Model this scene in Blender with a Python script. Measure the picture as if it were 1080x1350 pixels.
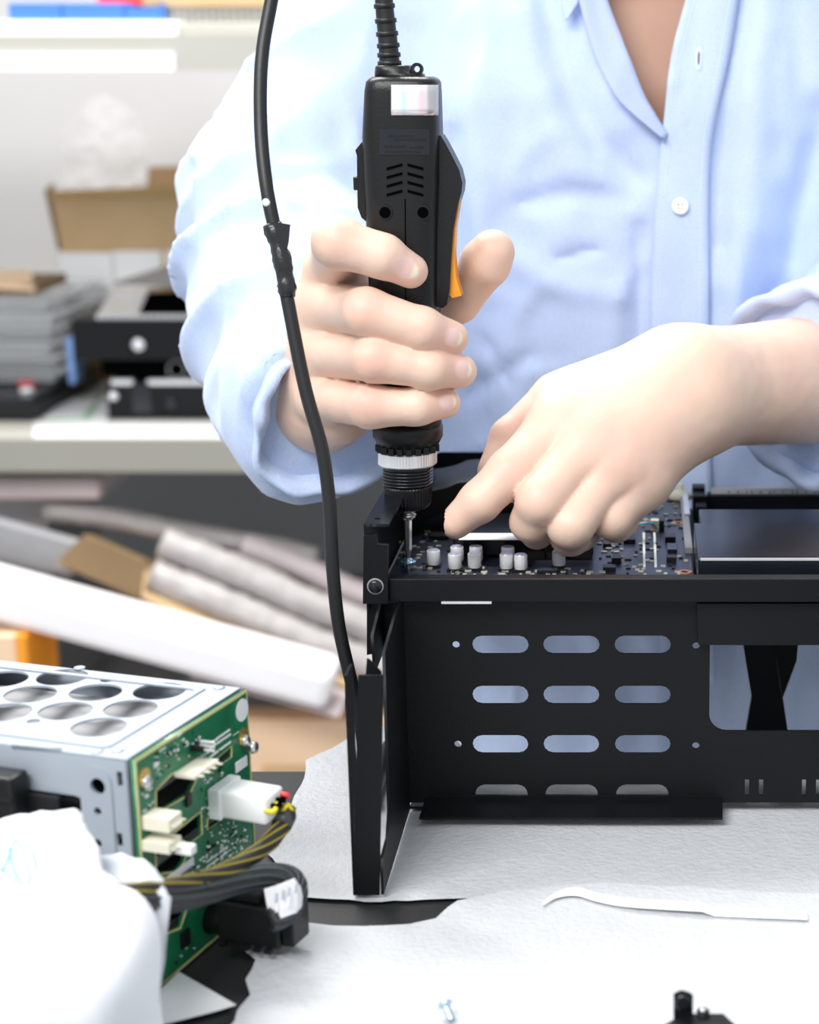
import bpy, bmesh, math, random
import numpy as np
from mathutils import Vector, Matrix
from mathutils.bvhtree import BVHTree
from mathutils.geometry import delaunay_2d_cdt

random.seed(7)
for _o in list(bpy.data.objects):
    bpy.data.objects.remove(_o)
SC = bpy.context.scene
COL = SC.collection

# ------------------------------------------------------------------ camera
F_PX, CU, CV = 2400.0, 840.0, 675.0        # focal length and optical axis in photo pixels (the photo is a crop)
CAM_H = 0.38
PITCH = math.atan(590.0 / F_PX)
cam_d = bpy.data.cameras.new('camera')
cam = bpy.data.objects.new('camera', cam_d)
COL.objects.link(cam)
cam.location = (0, 0, CAM_H)
cam.rotation_euler = (math.pi / 2 - PITCH, 0, 0)
cam_d.sensor_fit = 'VERTICAL'
cam_d.sensor_height = 36
cam_d.lens = 36 * F_PX / 1350
cam_d.shift_x = (540 - CU) / 1350
cam_d.clip_start = 0.02
cam_d.dof.use_dof = True
cam_d.dof.focus_distance = 0.93
cam_d.dof.aperture_fstop = 7.5
SC.camera = cam

# ------------------------------------------------------------------ world, lights, exposure
SC.view_settings.view_transform = 'Standard'
SC.view_settings.look = 'None'
SC.view_settings.gamma = 1
SC.view_settings.use_curve_mapping = False
SC.view_settings.exposure = 0.75
w = bpy.data.worlds.new('room_light')
SC.world = w
w.use_nodes = True
w.node_tree.nodes['Background'].inputs[0].default_value = (0.86, 0.93, 1.0, 1)
w.node_tree.nodes['Background'].inputs[1].default_value = 0.48

def area(name, loc, size, size_y, power, target, col=(1, 0.98, 0.95)):
    d = bpy.data.lights.new(name, 'AREA')
    d.shape = 'RECTANGLE'
    d.size, d.size_y, d.energy, d.color = size, size_y, power, col
    o = bpy.data.objects.new(name, d)
    COL.objects.link(o)
    o.location = loc
    o.rotation_euler = (Vector(target) - Vector(loc)).to_track_quat('-Z', 'Y').to_euler()
    return o
area('tube_and_fill_light', (-0.55, 1.95, 1.85), 1.8, 0.40, 46, (-0.45, 1.60, 0))  # ceiling tubes above and behind the person
area('tube_and_fill_light', (-0.80, -0.55, 1.75), 1.6, 0.60, 34, (0.0, 1.1, 0.25), (1.0, 0.985, 0.97))  # added fill lamp that brightens the shirt front; no real tube here

# ------------------------------------------------------------------ pixel helpers
SP, CP = math.sin(PITCH), math.cos(PITCH)
CAMP = Vector((0, 0, CAM_H))
def ray(u, v):
    xc, yc = (u - CU) / F_PX, (CV - v) / F_PX
    return Vector((xc, CP + yc * SP, -SP + yc * CP))
def P(u, v, Y=None, z=None):
    d = ray(u, v)
    t = Y / d.y if Y is not None else (z - CAM_H) / d.z
    return CAMP + d * t
def Ppl(u, v, p0, n):
    d = ray(u, v)
    return CAMP + d * ((Vector(p0) - CAMP).dot(n) / d.dot(n))
def proj(co):
    """vectorised world -> photo pixel"""
    co = np.asarray(co, dtype=np.float64)
    x, y, z = co[..., 0], co[..., 1], co[..., 2] - CAM_H
    fw = y * CP - z * SP
    up = y * SP + z * CP
    return CU + F_PX * x / fw, CV - F_PX * up / fw

# ------------------------------------------------------------------ materials
MATS = {}
def mat(name, col, rough=0.5, metal=0.0, var=0.0, vscale=40, bump=0.0, bscale=200, col2=None, coat=0.0,
        alpha=1.0, trans=0.0, sss=0.0, spec=0.5, stretch=None, emit=0):
    m = bpy.data.materials.new(name)
    m.use_nodes = True
    nt = m.node_tree
    b = nt.nodes['Principled BSDF']
    b.inputs['Base Color'].default_value = (*col, 1)
    b.inputs['Roughness'].default_value = rough
    b.inputs['Metallic'].default_value = metal
    b.inputs['Coat Weight'].default_value = coat
    b.inputs['Alpha'].default_value = alpha
    b.inputs['Transmission Weight'].default_value = trans
    b.inputs['Specular IOR Level'].default_value = spec
    if sss:
        b.inputs['Subsurface Weight'].default_value = sss
        b.inputs['Subsurface Radius'].default_value = (0.006, 0.0025, 0.0015)
        b.inputs['Subsurface Scale'].default_value = 1.0
    tc = nt.nodes.new('ShaderNodeTexCoord')
    src = tc.outputs['Object']
    if stretch:
        mp = nt.nodes.new('ShaderNodeMapping')
        mp.inputs['Scale'].default_value = stretch
        nt.links.new(src, mp.inputs[0])
        src = mp.outputs[0]
    if var > 0 or col2:
        n = nt.nodes.new('ShaderNodeTexNoise')
        n.inputs['Scale'].default_value = vscale
        n.inputs['Detail'].default_value = 5
        nt.links.new(src, n.inputs['Vector'])
        r = nt.nodes.new('ShaderNodeValToRGB')
        c2 = col2 if col2 else tuple(max(0, c * (1 - var)) for c in col)
        r.color_ramp.elements[0].color = (*c2, 1)
        r.color_ramp.elements[1].color = (*col, 1)
        r.color_ramp.elements[0].position = 0.35
        r.color_ramp.elements[1].position = 0.65
        nt.links.new(n.outputs['Fac'], r.inputs[0])
        nt.links.new(r.outputs[0], b.inputs['Base Color'])
    if bump > 0:
        n2 = nt.nodes.new('ShaderNodeTexNoise')
        n2.inputs['Scale'].default_value = bscale
        n2.inputs['Detail'].default_value = 4
        nt.links.new(src, n2.inputs['Vector'])
        bp = nt.nodes.new('ShaderNodeBump')
        bp.inputs['Strength'].default_value = bump
        bp.inputs['Distance'].default_value = 0.001
        nt.links.new(n2.outputs['Fac'], bp.inputs['Height'])
        nt.links.new(bp.outputs[0], b.inputs['Normal'])
    MATS[name] = m
    return m

M_BLACK = mat('powder_black', (0.0045, 0.005, 0.0062), 0.45, spec=0.25, bump=0.12, bscale=1500, var=0.15, vscale=20)
M_BLACK_GLOSS = mat('satin_black', (0.010, 0.012, 0.018), 0.22, var=0.2, vscale=30)
M_PLAST = mat('black_plastic', (0.008, 0.008, 0.0085), 0.38, spec=0.35, bump=0.15, bscale=900)
M_PLAST_D = mat('deep_black', (0.002, 0.002, 0.002), 0.9, spec=0.0)
M_DRILL = mat('driver_plastic', (0.0085, 0.0085, 0.009), 0.36, spec=0.35, bump=0.15, bscale=900)
M_RUBBER = mat('black_rubber', (0.010, 0.010, 0.011), 0.45, bump=0.1, bscale=400)
M_TAPE = mat('insulating_tape', (0.016, 0.016, 0.018), 0.25, bump=0.6, bscale=260)
M_ORANGE = mat('orange_plastic', (0.90, 0.34, 0.02), 0.4)
M_STEEL = mat('bright_steel', (0.72, 0.72, 0.72), 0.28, 1.0)
M_KNURL = mat('aluminium', (0.86, 0.86, 0.87), 0.35, 0.6)
M_ZINC = mat('zinc_plate', (0.40, 0.445, 0.50), 0.45, 0.2, var=0.05, vscale=25, bump=0.03, bscale=300)
M_PCB = mat('green_board', (0.012, 0.20, 0.085), 0.38, var=0.35, vscale=140, coat=0.2)
M_PCBEDGE = mat('board_edge', (0.62, 0.60, 0.25), 0.5)
M_PCBDK = mat('navy_board', (0.018, 0.020, 0.042), 0.35, var=0.3, vscale=150, coat=0.1)
M_IVORY = mat('ivory_plastic', (0.80, 0.76, 0.62), 0.45)
M_WHITE = mat('white_plastic', (0.88, 0.90, 0.88), 0.35, sss=0.05)
M_PRINT = mat('white_print', (0.82, 0.85, 0.82), 0.6)
M_LABEL = mat('label_paper', (0.86, 0.86, 0.88), 0.55, var=0.04, vscale=60)
M_INK = mat('grey_ink', (0.16, 0.16, 0.18), 0.6)
M_COPPER = mat('copper_pad', (0.72, 0.30, 0.16), 0.4, 0.6)
M_GOLD = mat('brass', (0.75, 0.52, 0.16), 0.35, 0.8)
M_CAP = mat('capacitor_can', (0.86, 0.86, 0.88), 0.32, 0.0)
M_CAPTOP = mat('capacitor_top', (0.50, 0.52, 0.62), 0.3, 0.5)
M_BLUE_Z = mat('blue_zinc', (0.45, 0.62, 0.82), 0.25, 0.8)
M_MAT = mat('charcoal_table', (0.028, 0.028, 0.030), 0.45, var=0.25, vscale=30, bump=0.15, bscale=500)
M_FOAM = mat('foam_sheet', (0.55, 0.56, 0.58), 0.75, bump=0.9, bscale=320, var=0.05, vscale=90)
M_TISSUE = mat('white_foam_bag', (0.88, 0.89, 0.92), 0.7, bump=0.2, bscale=120)
M_PAPER = mat('white_paper', (0.85, 0.85, 0.85), 0.7)
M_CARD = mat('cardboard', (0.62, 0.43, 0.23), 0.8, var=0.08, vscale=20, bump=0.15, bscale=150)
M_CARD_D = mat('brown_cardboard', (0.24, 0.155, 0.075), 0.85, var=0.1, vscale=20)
M_CARD_P = mat('pale_cardboard', (0.84, 0.60, 0.40), 0.8, var=0.05, vscale=10)
M_WALL = mat('grey_wall', (0.52, 0.51, 0.51), 0.85, var=0.03, vscale=3)
M_FLOOR = mat('grey_floor', (0.45, 0.43, 0.41), 0.6, var=0.15, vscale=5)
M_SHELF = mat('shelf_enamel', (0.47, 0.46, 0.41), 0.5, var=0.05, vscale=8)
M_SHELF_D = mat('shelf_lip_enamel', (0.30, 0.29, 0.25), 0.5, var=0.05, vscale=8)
M_SHELF_W = mat('shelf_white', (0.84, 0.86, 0.85), 0.45)
M_FABRIC_B = mat('blue_tray_plastic', (0.06, 0.20, 0.62), 0.4)
M_RED = mat('red_plastic', (0.75, 0.05, 0.05), 0.4)
M_YEL = mat('yellow_wire', (0.80, 0.62, 0.03), 0.45)
M_CYAN = mat('cyan_print', (0.08, 0.52, 0.72), 0.6)
M_BUBBLE = mat('bubble_wrap', (0.42, 0.39, 0.38), 0.35, bump=1.0, bscale=90, var=0.15, vscale=30)
M_PINK = mat('pink_foam', (0.58, 0.49, 0.49), 0.6, bump=0.3, bscale=80, var=0.1, vscale=20)
M_WFOAM = mat('white_foam_board', (0.90, 0.88, 0.89), 0.6, var=0.04, vscale=10)
M_GREYP = mat('grey_panel', (0.30, 0.30, 0.31), 0.45, var=0.1, vscale=20)
M_BLUEP = mat('pale_blue_sheet', (0.25, 0.42, 0.80), 0.5)
M_GREEN = mat('green_paper', (0.35, 0.58, 0.35), 0.6)
M_JEAN = mat('dark_trousers', (0.03, 0.035, 0.06), 0.8, var=0.2, vscale=50)
M_HAIR = mat('black_hair', (0.012, 0.010, 0.010), 0.5, bump=0.6, bscale=200)
M_BTN = mat('pearl_button', (0.86, 0.88, 0.76), 0.25, coat=0.4)
M_THREAD = mat('pale_thread', (0.80, 0.86, 0.96), 0.7)
M_CLEARTRAY = mat('clear_tray', (0.80, 0.82, 0.84), 0.15, alpha=0.55)
M_BAGCLEAR = mat('clear_bag', (0.86, 0.86, 0.85), 0.18, alpha=0.14, bump=0.6, bscale=60)
M_FILM = mat('milky_film', (0.88, 0.92, 0.96), 0.2, alpha=0.62)

# holographic sticker: bands of tint across its width
M_HOLO = mat('holographic_sticker', (0.85, 0.85, 0.88), 0.2, 0.35)
def _holo():
    nt = M_HOLO.node_tree
    tc = nt.nodes.new('ShaderNodeTexCoord')
    sx = nt.nodes.new('ShaderNodeSeparateXYZ')
    nt.links.new(tc.outputs['Generated'], sx.inputs[0])
    r = nt.nodes.new('ShaderNodeValToRGB')
    e = r.color_ramp.elements
    e[0].position = 0.0; e[0].color = (0.86, 0.84, 0.86, 1)
    e[1].position = 1.0; e[1].color = (0.62, 0.61, 0.62, 1)
    for p, c in ((0.2, (0.88, 0.87, 0.9)), (0.28, (0.62, 0.84, 0.88)), (0.36, (0.86, 0.86, 0.95)), (0.55, (0.86, 0.86, 0.88)),
                 (0.66, (0.93, 0.70, 0.76)), (0.76, (0.90, 0.80, 0.84)), (0.82, (0.55, 0.53, 0.55))):
        k = e.new(p); k.color = (*c, 1)
    nt.links.new(sx.outputs[0], r.inputs[0])
    nt.links.new(r.outputs[0], nt.nodes['Principled BSDF'].inputs['Base Color'])
_holo()

# skin: base tone with a per-vertex surface tint (nails, knuckles, painted chest shade)
M_SKIN = mat('skin', (0.80, 0.56, 0.46), 0.50, sss=0.12, bump=0.12, bscale=600)
def _skin():
    nt = M_SKIN.node_tree
    a = nt.nodes.new('ShaderNodeVertexColor')
    a.layer_name = 'tint'
    n = nt.nodes.new('ShaderNodeTexNoise')
    n.inputs['Scale'].default_value = 70
    n.inputs['Detail'].default_value = 4
    tc = nt.nodes.new('ShaderNodeTexCoord')
    nt.links.new(tc.outputs['Object'], n.inputs['Vector'])
    mr = nt.nodes.new('ShaderNodeMapRange')
    mr.inputs[1].default_value = 0.3; mr.inputs[2].default_value = 0.7
    mr.inputs[3].default_value = 0.0; mr.inputs[4].default_value = 0.35
    nt.links.new(n.outputs['Fac'], mr.inputs[0])
    mx = nt.nodes.new('ShaderNodeMix')
    mx.data_type = 'RGBA'; mx.blend_type = 'MULTIPLY'
    mx.inputs[7].default_value = (1.0, 0.88, 0.84, 1)
    nt.links.new(mr.outputs[0], mx.inputs[0])
    nt.links.new(a.outputs[0], mx.inputs[6])
    nt.links.new(mx.outputs[2], nt.nodes['Principled BSDF'].inputs['Base Color'])
_skin()

# shirt cloth: fine oxford weave
M_SHIRT = mat('blue_oxford_cloth', (0.56, 0.67, 0.92), 0.85, var=0.10, vscale=900, spec=0.2, bump=0.25, bscale=1400)
M_SHIRT.node_tree.nodes['Principled BSDF'].inputs['Sheen Weight'].default_value = 0.25
M_SHIRT_IN = mat('shirt_lining', (0.50, 0.58, 0.86), 0.85, var=0.08, vscale=900, spec=0.2)

# ------------------------------------------------------------------ object helpers
def wloc(o):
    p = Vector((0, 0, 0))
    while o is not None:
        p += o.location
        o = o.parent
    return p
def tag(o, label, cat, group=None, kind=None):
    if label: o['label'] = label
    if cat: o['category'] = cat
    if group: o['group'] = group
    if kind: o['kind'] = kind
    return o
def thing(name, label, cat, loc=(0, 0, 0), group=None):
    o = bpy.data.objects.new(name, None)
    o.empty_display_size = 0.02
    COL.objects.link(o)
    o.location = loc
    return tag(o, label, cat, group)
def obj(name, me, m, parent=None, smooth=False, label=None, kind=None, origin=None):
    """me is given in world coordinates; it is moved into the parent's frame"""
    o = bpy.data.objects.new(name, me)
    COL.objects.link(o)
    if parent is not None:
        me.transform(Matrix.Translation(-wloc(parent)))
        o.parent = parent
    elif origin is not None:
        me.transform(Matrix.Translation(-Vector(origin)))
        o.location = origin
    if m is not None:
        for k in (m if isinstance(m, (list, tuple)) else [m]):
            me.materials.append(k)
    if smooth:
        me.polygons.foreach_set('use_smooth', [True] * len(me.polygons))
    if label: o['label'] = label
    if kind: o['kind'] = kind
    return o
def pyd(vs, fs, name='mesh'):
    me = bpy.data.meshes.new(name)
    me.from_pydata([tuple(v) for v in vs], [], [tuple(f) for f in fs])
    me.update()
    return me
def join(ms):
    vs, fs = [], []
    for m in ms:
        k = len(vs)
        vs += [v.co.copy() for v in m.vertices]
        fs += [[i + k for i in p.vertices] for p in m.polygons]
    for m in ms:
        bpy.data.meshes.remove(m)
    return pyd(vs, fs)
def fix(me):
    bm = bmesh.new(); bm.from_mesh(me)
    bmesh.ops.recalc_face_normals(bm, faces=bm.faces)
    bm.to_mesh(me); bm.free()
    return me
def obox(o, ex, ey, ez, bevel=0.0, seg=2):
    """box spanned from corner o by three vectors"""
    o, ex, ey, ez = map(Vector, (o, ex, ey, ez))
    bm = bmesh.new()
    V = [bm.verts.new(o + ex * i + ey * j + ez * k) for k in (0, 1) for j in (0, 1) for i in (0, 1)]
    for f in ((0, 2, 3, 1), (4, 5, 7, 6), (0, 1, 5, 4), (2, 6, 7, 3), (0, 4, 6, 2), (1, 3, 7, 5)):
        bm.faces.new([V[i] for i in f])
    bmesh.ops.recalc_face_normals(bm, faces=bm.faces)
    if bevel > 0:
        bmesh.ops.bevel(bm, geom=bm.edges[:], offset=bevel, segments=seg, affect='EDGES', profile=0.5)
    me = bpy.data.meshes.new('mesh'); bm.to_mesh(me); bm.free()
    return me
def box(x0, x1, y0, y1, z0, z1, bevel=0.0, seg=2):
    return obox((x0, y0, z0), (x1 - x0, 0, 0), (0, y1 - y0, 0), (0, 0, z1 - z0), bevel, seg)
def pbox(u0, u1, v0, v1, Y, dy, bevel=0.0, seg=2):
    """box whose front face at depth Y spans the pixel rectangle"""
    a, b = P(u0, v1, Y=Y), P(u1, v0, Y=Y)
    return box(a.x, b.x, Y, Y + dy, a.z, b.z, bevel, seg)
def catmull(pts, n=8):
    pts = [Vector(p) for p in pts]
    q = [2 * pts[0] - pts[1]] + pts + [2 * pts[-1] - pts[-2]]
    out = []
    for i in range(1, len(q) - 2):
        for k in range(n):
            t = k / n
            a, b, c, d = q[i - 1], q[i], q[i + 1], q[i + 2]
            out.append(0.5 * ((2 * b) + (c - a) * t + (2 * a - 5 * b + 4 * c - d) * t * t + (3 * b - a - 3 * c + d) * t ** 3))
    out.append(pts[-1])
    return out
def tube(pts, r, seg=12, cap=True, flat=1.0, jit=0.0):
    pts = [Vector(p) for p in pts]
    n = len(pts)
    rs = [r] * n if not hasattr(r, '__len__') else r
    t0 = (pts[1] - pts[0]).normalized()
    up = Vector((0, 0, 1)) if abs(t0.z) < 0.9 else Vector((0, 1, 0))
    nrm = (up - t0 * up.dot(t0)).normalized()
    vs, fs = [], []
    for i in range(n):
        t = (pts[min(i + 1, n - 1)] - pts[max(i - 1, 0)]).normalized()
        nrm = (nrm - t * nrm.dot(t)).normalized()
        bi = t.cross(nrm)
        for k in range(seg):
            a = 2 * math.pi * k / seg
            rr = rs[i] * (1 + (random.uniform(-jit, jit) if jit else 0))
            vs.append(pts[i] + nrm * math.cos(a) * rr * flat + bi * math.sin(a) * rr)
    for i in range(n - 1):
        for k in range(seg):
            a, b = i * seg + k, i * seg + (k + 1) % seg
            fs.append((a, b, b + seg, a + seg))
    if cap:
        fs.append(list(range(seg))[::-1])
        fs.append([(n - 1) * seg + k for k in range(seg)])
    return fix(pyd(vs, fs))
def lathe(prof, base, axis, seg=24, gear=0.0, teeth=0):
    """prof: list of (radius, height along axis)"""
    axis = Vector(axis).normalized()
    base = Vector(base)
    up = Vector((0, 1, 0)) if abs(axis.y) < 0.9 else Vector((1, 0, 0))
    e1 = (up - axis * up.dot(axis)).normalized()
    e2 = axis.cross(e1)
    vs, fs = [], []
    for r, h in prof:
        for k in range(seg):
            a = 2 * math.pi * k / seg
            rr = r * (1 + (gear if (teeth and (k % 2)) else 0))
            vs.append(base + axis * h + e1 * math.cos(a) * rr + e2 * math.sin(a) * rr)
    for i in range(len(prof) - 1):
        for k in range(seg):
            a, b = i * seg + k, i * seg + (k + 1) % seg
            fs.append((a, b, b + seg, a + seg))
    fs.append(list(range(seg))[::-1])
    fs.append([(len(prof) - 1) * seg + k for k in range(seg)])
    return fix(pyd(vs, fs))
def loft(rings, cap=True):
    seg = len(rings[0])
    vs = [p for r in rings for p in r]
    fs = []
    for i in range(len(rings) - 1):
        for k in range(seg):
            a, b = i * seg + k, i * seg + (k + 1) % seg
            fs.append((a, b, b + seg, a + seg))
    if cap:
        fs.append(list(range(seg))[::-1])
        fs.append([(len(rings) - 1) * seg + k for k in range(seg)])
    return fix(pyd(vs, fs))
def plate(outline, holes, thick, origin=(0, 0, 0), ex=(1, 0, 0), ey=(0, 0, 1), bevel=0.0):
    """flat sheet with holes; outlines in the (ex, ey) plane through origin, thickness centred"""
    cu = bpy.data.curves.new('plate', 'CURVE')
    cu.dimensions = '2D'; cu.fill_mode = 'BOTH'; cu.extrude = thick / 2
    if bevel: cu.bevel_depth = bevel; cu.bevel_resolution = 1
    for pl in [outline] + list(holes):
        s = cu.splines.new('POLY')
        s.points.add(len(pl) - 1)
        for p, q in zip(s.points, pl):
            p.co = (q[0], q[1], 0, 1)
        s.use_cyclic_u = True
    o = bpy.data.objects.new('plate_tmp', cu)
    COL.objects.link(o)
    me = bpy.data.meshes.new_from_object(o.evaluated_get(bpy.context.evaluated_depsgraph_get()))
    bpy.data.objects.remove(o)
    bpy.data.curves.remove(cu)
    me.materials.clear()
    ex, ey = Vector(ex), Vector(ey)
    ez = ex.cross(ey).normalized()
    M = Matrix.Identity(4)
    for i in range(3):
        M[i][0], M[i][1], M[i][2], M[i][3] = ex[i], ey[i], ez[i], origin[i]
    me.transform(M)
    return me
def stadium(cx, cy, w, h, n=6):
    r = h / 2
    pts = []
    for k in range(n + 1):
        a = -math.pi / 2 + math.pi * k / n
        pts.append((cx + w / 2 - r + r * math.cos(a), cy + r * math.sin(a)))
    for k in range(n + 1):
        a = math.pi / 2 + math.pi * k / n
        pts.append((cx - w / 2 + r + r * math.cos(a), cy + r * math.sin(a)))
    return pts
def circ(cx, cy, r, n=16, ry=None):
    ry = r if ry is None else ry
    return [(cx + r * math.cos(2 * math.pi * k / n), cy + ry * math.sin(2 * math.pi * k / n)) for k in range(n)]
def pxz(pts, Y):
    """pixel outline -> (x, z) outline in the plane y = Y"""
    return [(lambda p: (p.x, p.z))(P(u, v, Y=Y)) for u, v in pts]
def xzplate(pts, holes, Y, thick, mat_=None):
    return plate(pxz(pts, Y), [pxz(h, Y) for h in holes], thick, (0, Y, 0))

def bvh_of(o):
    me = o.data
    off = wloc(o)
    return BVHTree.FromPolygons([v.co + off for v in me.vertices], [list(p.vertices) for p in me.polygons])
def drape(bvh, u, v, off=0.0005):
    d = ray(u, v).normalized()
    h = bvh.ray_cast(CAMP, d)
    if h[0] is None:
        return None
    n = h[1]
    if n.dot(d) > 0: n = -n
    return h[0] + n * off
def patch(bvh, quad, nu, nv, off, thick=0.0006):
    """thin grid laid on a surface: quad = pixel corners TL, TR, BR, BL"""
    tl, tr, br, bl = [Vector(q) for q in quad]
    vs, fs = [], []
    for j in range(nv + 1):
        for i in range(nu + 1):
            a, b = i / nu, j / nv
            q = (tl * (1 - a) + tr * a) * (1 - b) + (bl * (1 - a) + br * a) * b
            p = drape(bvh, q.x, q.y, off)
            if p is None: p = vs[-1].copy()
            vs.append(p)
    nn = len(vs)
    back = [v + ray(*[float(c) for c in proj(v)]).normalized() * thick for v in vs]
    for j in range(nv):
        for i in range(nu):
            a = j * (nu + 1) + i
            q = (a, a + nu + 1, a + nu + 2, a + 1)
            fs.append(q)
            fs.append([x + nn for x in q][::-1])
    rim = [i for i in range(nu + 1)] + [j * (nu + 1) + nu for j in range(1, nv + 1)] + \
          [nv * (nu + 1) + i for i in range(nu - 1, -1, -1)] + [j * (nu + 1) for j in range(nv - 1, 0, -1)]
    for k in range(len(rim)):
        a, b = rim[k], rim[(k + 1) % len(rim)]
        fs.append((a, b, b + nn, a + nn))
    return fix(pyd(vs + back, fs))
def sheet(outline, zfun, step=0.006, jit=0.0, thick=0.0008):
    """thin sheet over a horizontal outline (x, y) with real height"""
    ol = []
    n = len(outline)
    for i in range(n):
        a, b = Vector(outline[i]), Vector(outline[(i + 1) % n])
        k = max(1, int((b - a).length / step))
        for t in range(k):
            q = a.lerp(b, t / k)
            ol.append(q + Vector((random.uniform(-jit, jit), random.uniform(-jit, jit))))
    xs = [p.x for p in ol]; ys = [p.y for p in ol]
    pts = list(ol)
    y = min(ys)
    while y < max(ys):
        x = min(xs)
        while x < max(xs):
            pts.append(Vector((x + random.uniform(-1, 1) * step * .2, y + random.uniform(-1, 1) * step * .2)))
            x += step * 1.6
        y += step * 1.6
    vs, _, fs, *_ = delaunay_2d_cdt(pts, [], [list(range(len(ol)))], 1, 1e-6)
    V = [(p.x, p.y, zfun(p.x, p.y)) for p in vs]
    return fix(pyd(V, fs))

# ------------------------------------------------------------------ implicit surfaces
RNG = np.random.RandomState(5)
LAT = RNG.rand(32, 32, 32).astype(np.float32)
def vnoise(p, f, seed=0):
    q = p * np.asarray(f, np.float32) + seed * 7.31 + 100
    i = np.floor(q).astype(np.int32)
    t = q - i
    t = t * t * (3 - 2 * t)
    r = 0
    for a in (0, 1):
        for b in (0, 1):
            for c in (0, 1):
                wt = (t[:, 0] if a else 1 - t[:, 0]) * (t[:, 1] if b else 1 - t[:, 1]) * (t[:, 2] if c else 1 - t[:, 2])
                r = r + wt * LAT[(i[:, 0] + a) % 32, (i[:, 1] + b) % 32, (i[:, 2] + c) % 32]
    return r * 2 - 1
def cone(p, a, b, ra, rb):
    a = np.asarray(a, np.float32); b = np.asarray(b, np.float32)
    ba = b - a
    t = np.clip(((p - a) @ ba) / max(float(ba @ ba), 1e-9), 0, 1)
    return np.linalg.norm(p - a - t[:, None] * ba, axis=1) - (ra + (rb - ra) * t)
def smin(a, b, k):
    h = np.clip(0.5 + 0.5 * (b - a) / k, 0, 1)
    return b * (1 - h) + a * h - k * h * (1 - h)
def smax(a, b, k):
    return -smin(-a, -b, k)
def ellip(p, c, r, R=None):
    q = p - np.asarray(c, np.float32)
    if R is not None: q = q @ np.asarray(R, np.float32)
    r = np.asarray(r, np.float32)
    k0 = np.linalg.norm(q / r, axis=1)
    k1 = np.linalg.norm(q / (r * r), axis=1) + 1e-9
    return k0 * (k0 - 1) / k1
def surfnet(fun, lo, hi, h):
    lo = np.asarray(lo, np.float64); hi = np.asarray(hi, np.float64)
    n = np.ceil((hi - lo) / h).astype(int) + 1
    ax = [(lo[i] + h * np.arange(n[i])).astype(np.float32) for i in range(3)]
    # coarse pass, then fine only near the surface
    S = 4
    cax = [a[::S] for a in ax]
    g = np.stack(np.meshgrid(*cax, indexing='ij'), -1).reshape(-1, 3)
    c = fun(g).reshape([len(a) for a in cax])
    f = np.repeat(np.repeat(np.repeat(c, S, 0), S, 1), S, 2)[:n[0], :n[1], :n[2]].astype(np.float32).copy()
    near = np.abs(f) < h * S * 2.2 + 0.020
    idx = np.argwhere(near)
    pts = np.stack([ax[0][idx[:, 0]], ax[1][idx[:, 1]], ax[2][idx[:, 2]]], -1)
    val = np.concatenate([fun(pts[i:i + 400000]) for i in range(0, len(pts), 400000)])
    f[near] = val
    s = f < 0
    cnt = np.zeros(n - 1, np.int8)
    for a in (0, 1):
        for b in (0, 1):
            for d in (0, 1):
                cnt += s[a:n[0] - 1 + a, b:n[1] - 1 + b, d:n[2] - 1 + d]
    act = (cnt > 0) & (cnt < 8)
    cid = np.full(n - 1, -1, np.int64)
    cells = np.argwhere(act)
    cid[act] = np.arange(len(cells))
    acc = np.zeros((len(cells), 3)); num = np.zeros(len(cells))
    for d in range(3):
        o1, o2 = [(1, 2), (0, 2), (0, 1)][d]
        for a in (0, 1):
            for b in (0, 1):
                c0 = cells.copy(); c0[:, o1] += a; c0[:, o2] += b
                c1 = c0.copy(); c1[:, d] += 1
                f0 = f[c0[:, 0], c0[:, 1], c0[:, 2]]; f1 = f[c1[:, 0], c1[:, 1], c1[:, 2]]
                m = (f0 < 0) != (f1 < 0)
                t = np.where(m, f0 / np.where(m, f0 - f1, 1), 0)
                pp = c0.astype(np.float64); pp[:, d] += t
                acc[m] += pp[m]; num[m] += 1
    V = lo + h * acc / num[:, None]
    faces = []
    for d in range(3):
        o1, o2 = [(1, 2), (2, 0), (0, 1)][d]
        sl0 = [slice(None)] * 3; sl1 = [slice(None)] * 3
        sl0[d] = slice(0, -1); sl1[d] = slice(1, None)
        e = np.argwhere(s[tuple(sl0)] != s[tuple(sl1)])
        e = e[(e[:, o1] > 0) & (e[:, o2] > 0) & (e[:, o1] < n[o1] - 1) & (e[:, o2] < n[o2] - 1)]
        ins = s[e[:, 0], e[:, 1], e[:, 2]]
        q = []
        for a, b in ((1, 1), (0, 1), (0, 0), (1, 0)):
            c = e.copy(); c[:, o1] -= a; c[:, o2] -= b
            q.append(cid[c[:, 0], c[:, 1], c[:, 2]])
        q = np.stack(q, 1)
        q[~ins] = q[~ins][:, ::-1]
        faces.append(q)
    return V, np.concatenate(faces)
def np_mesh(V, Q):
    me = bpy.data.meshes.new('mesh')
    me.vertices.add(len(V)); me.vertices.foreach_set('co', np.asarray(V, np.float32).ravel())
    me.loops.add(Q.size); me.loops.foreach_set('vertex_index', Q.ravel().astype(np.int32))
    me.polygons.add(len(Q))
    me.polygons.foreach_set('loop_start', np.arange(len(Q), dtype=np.int32) * Q.shape[1])
    me.update(calc_edges=True); me.validate()
    return me

# ================================================================== the setting
FLOOR_Z = -0.80
WALL_Y = 3.0
tag(obj('floor', box(-2.2, 1.8, -0.8, WALL_Y, FLOOR_Z - 0.05, FLOOR_Z), M_FLOOR), 'grey workshop floor', None, kind='structure')
tag(obj('wall_back', box(-2.2, 1.8, WALL_Y, WALL_Y + 0.08, FLOOR_Z - 0.05, 1.9), M_WALL), 'plain grey wall behind the shelves', None, kind='structure')

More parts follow.
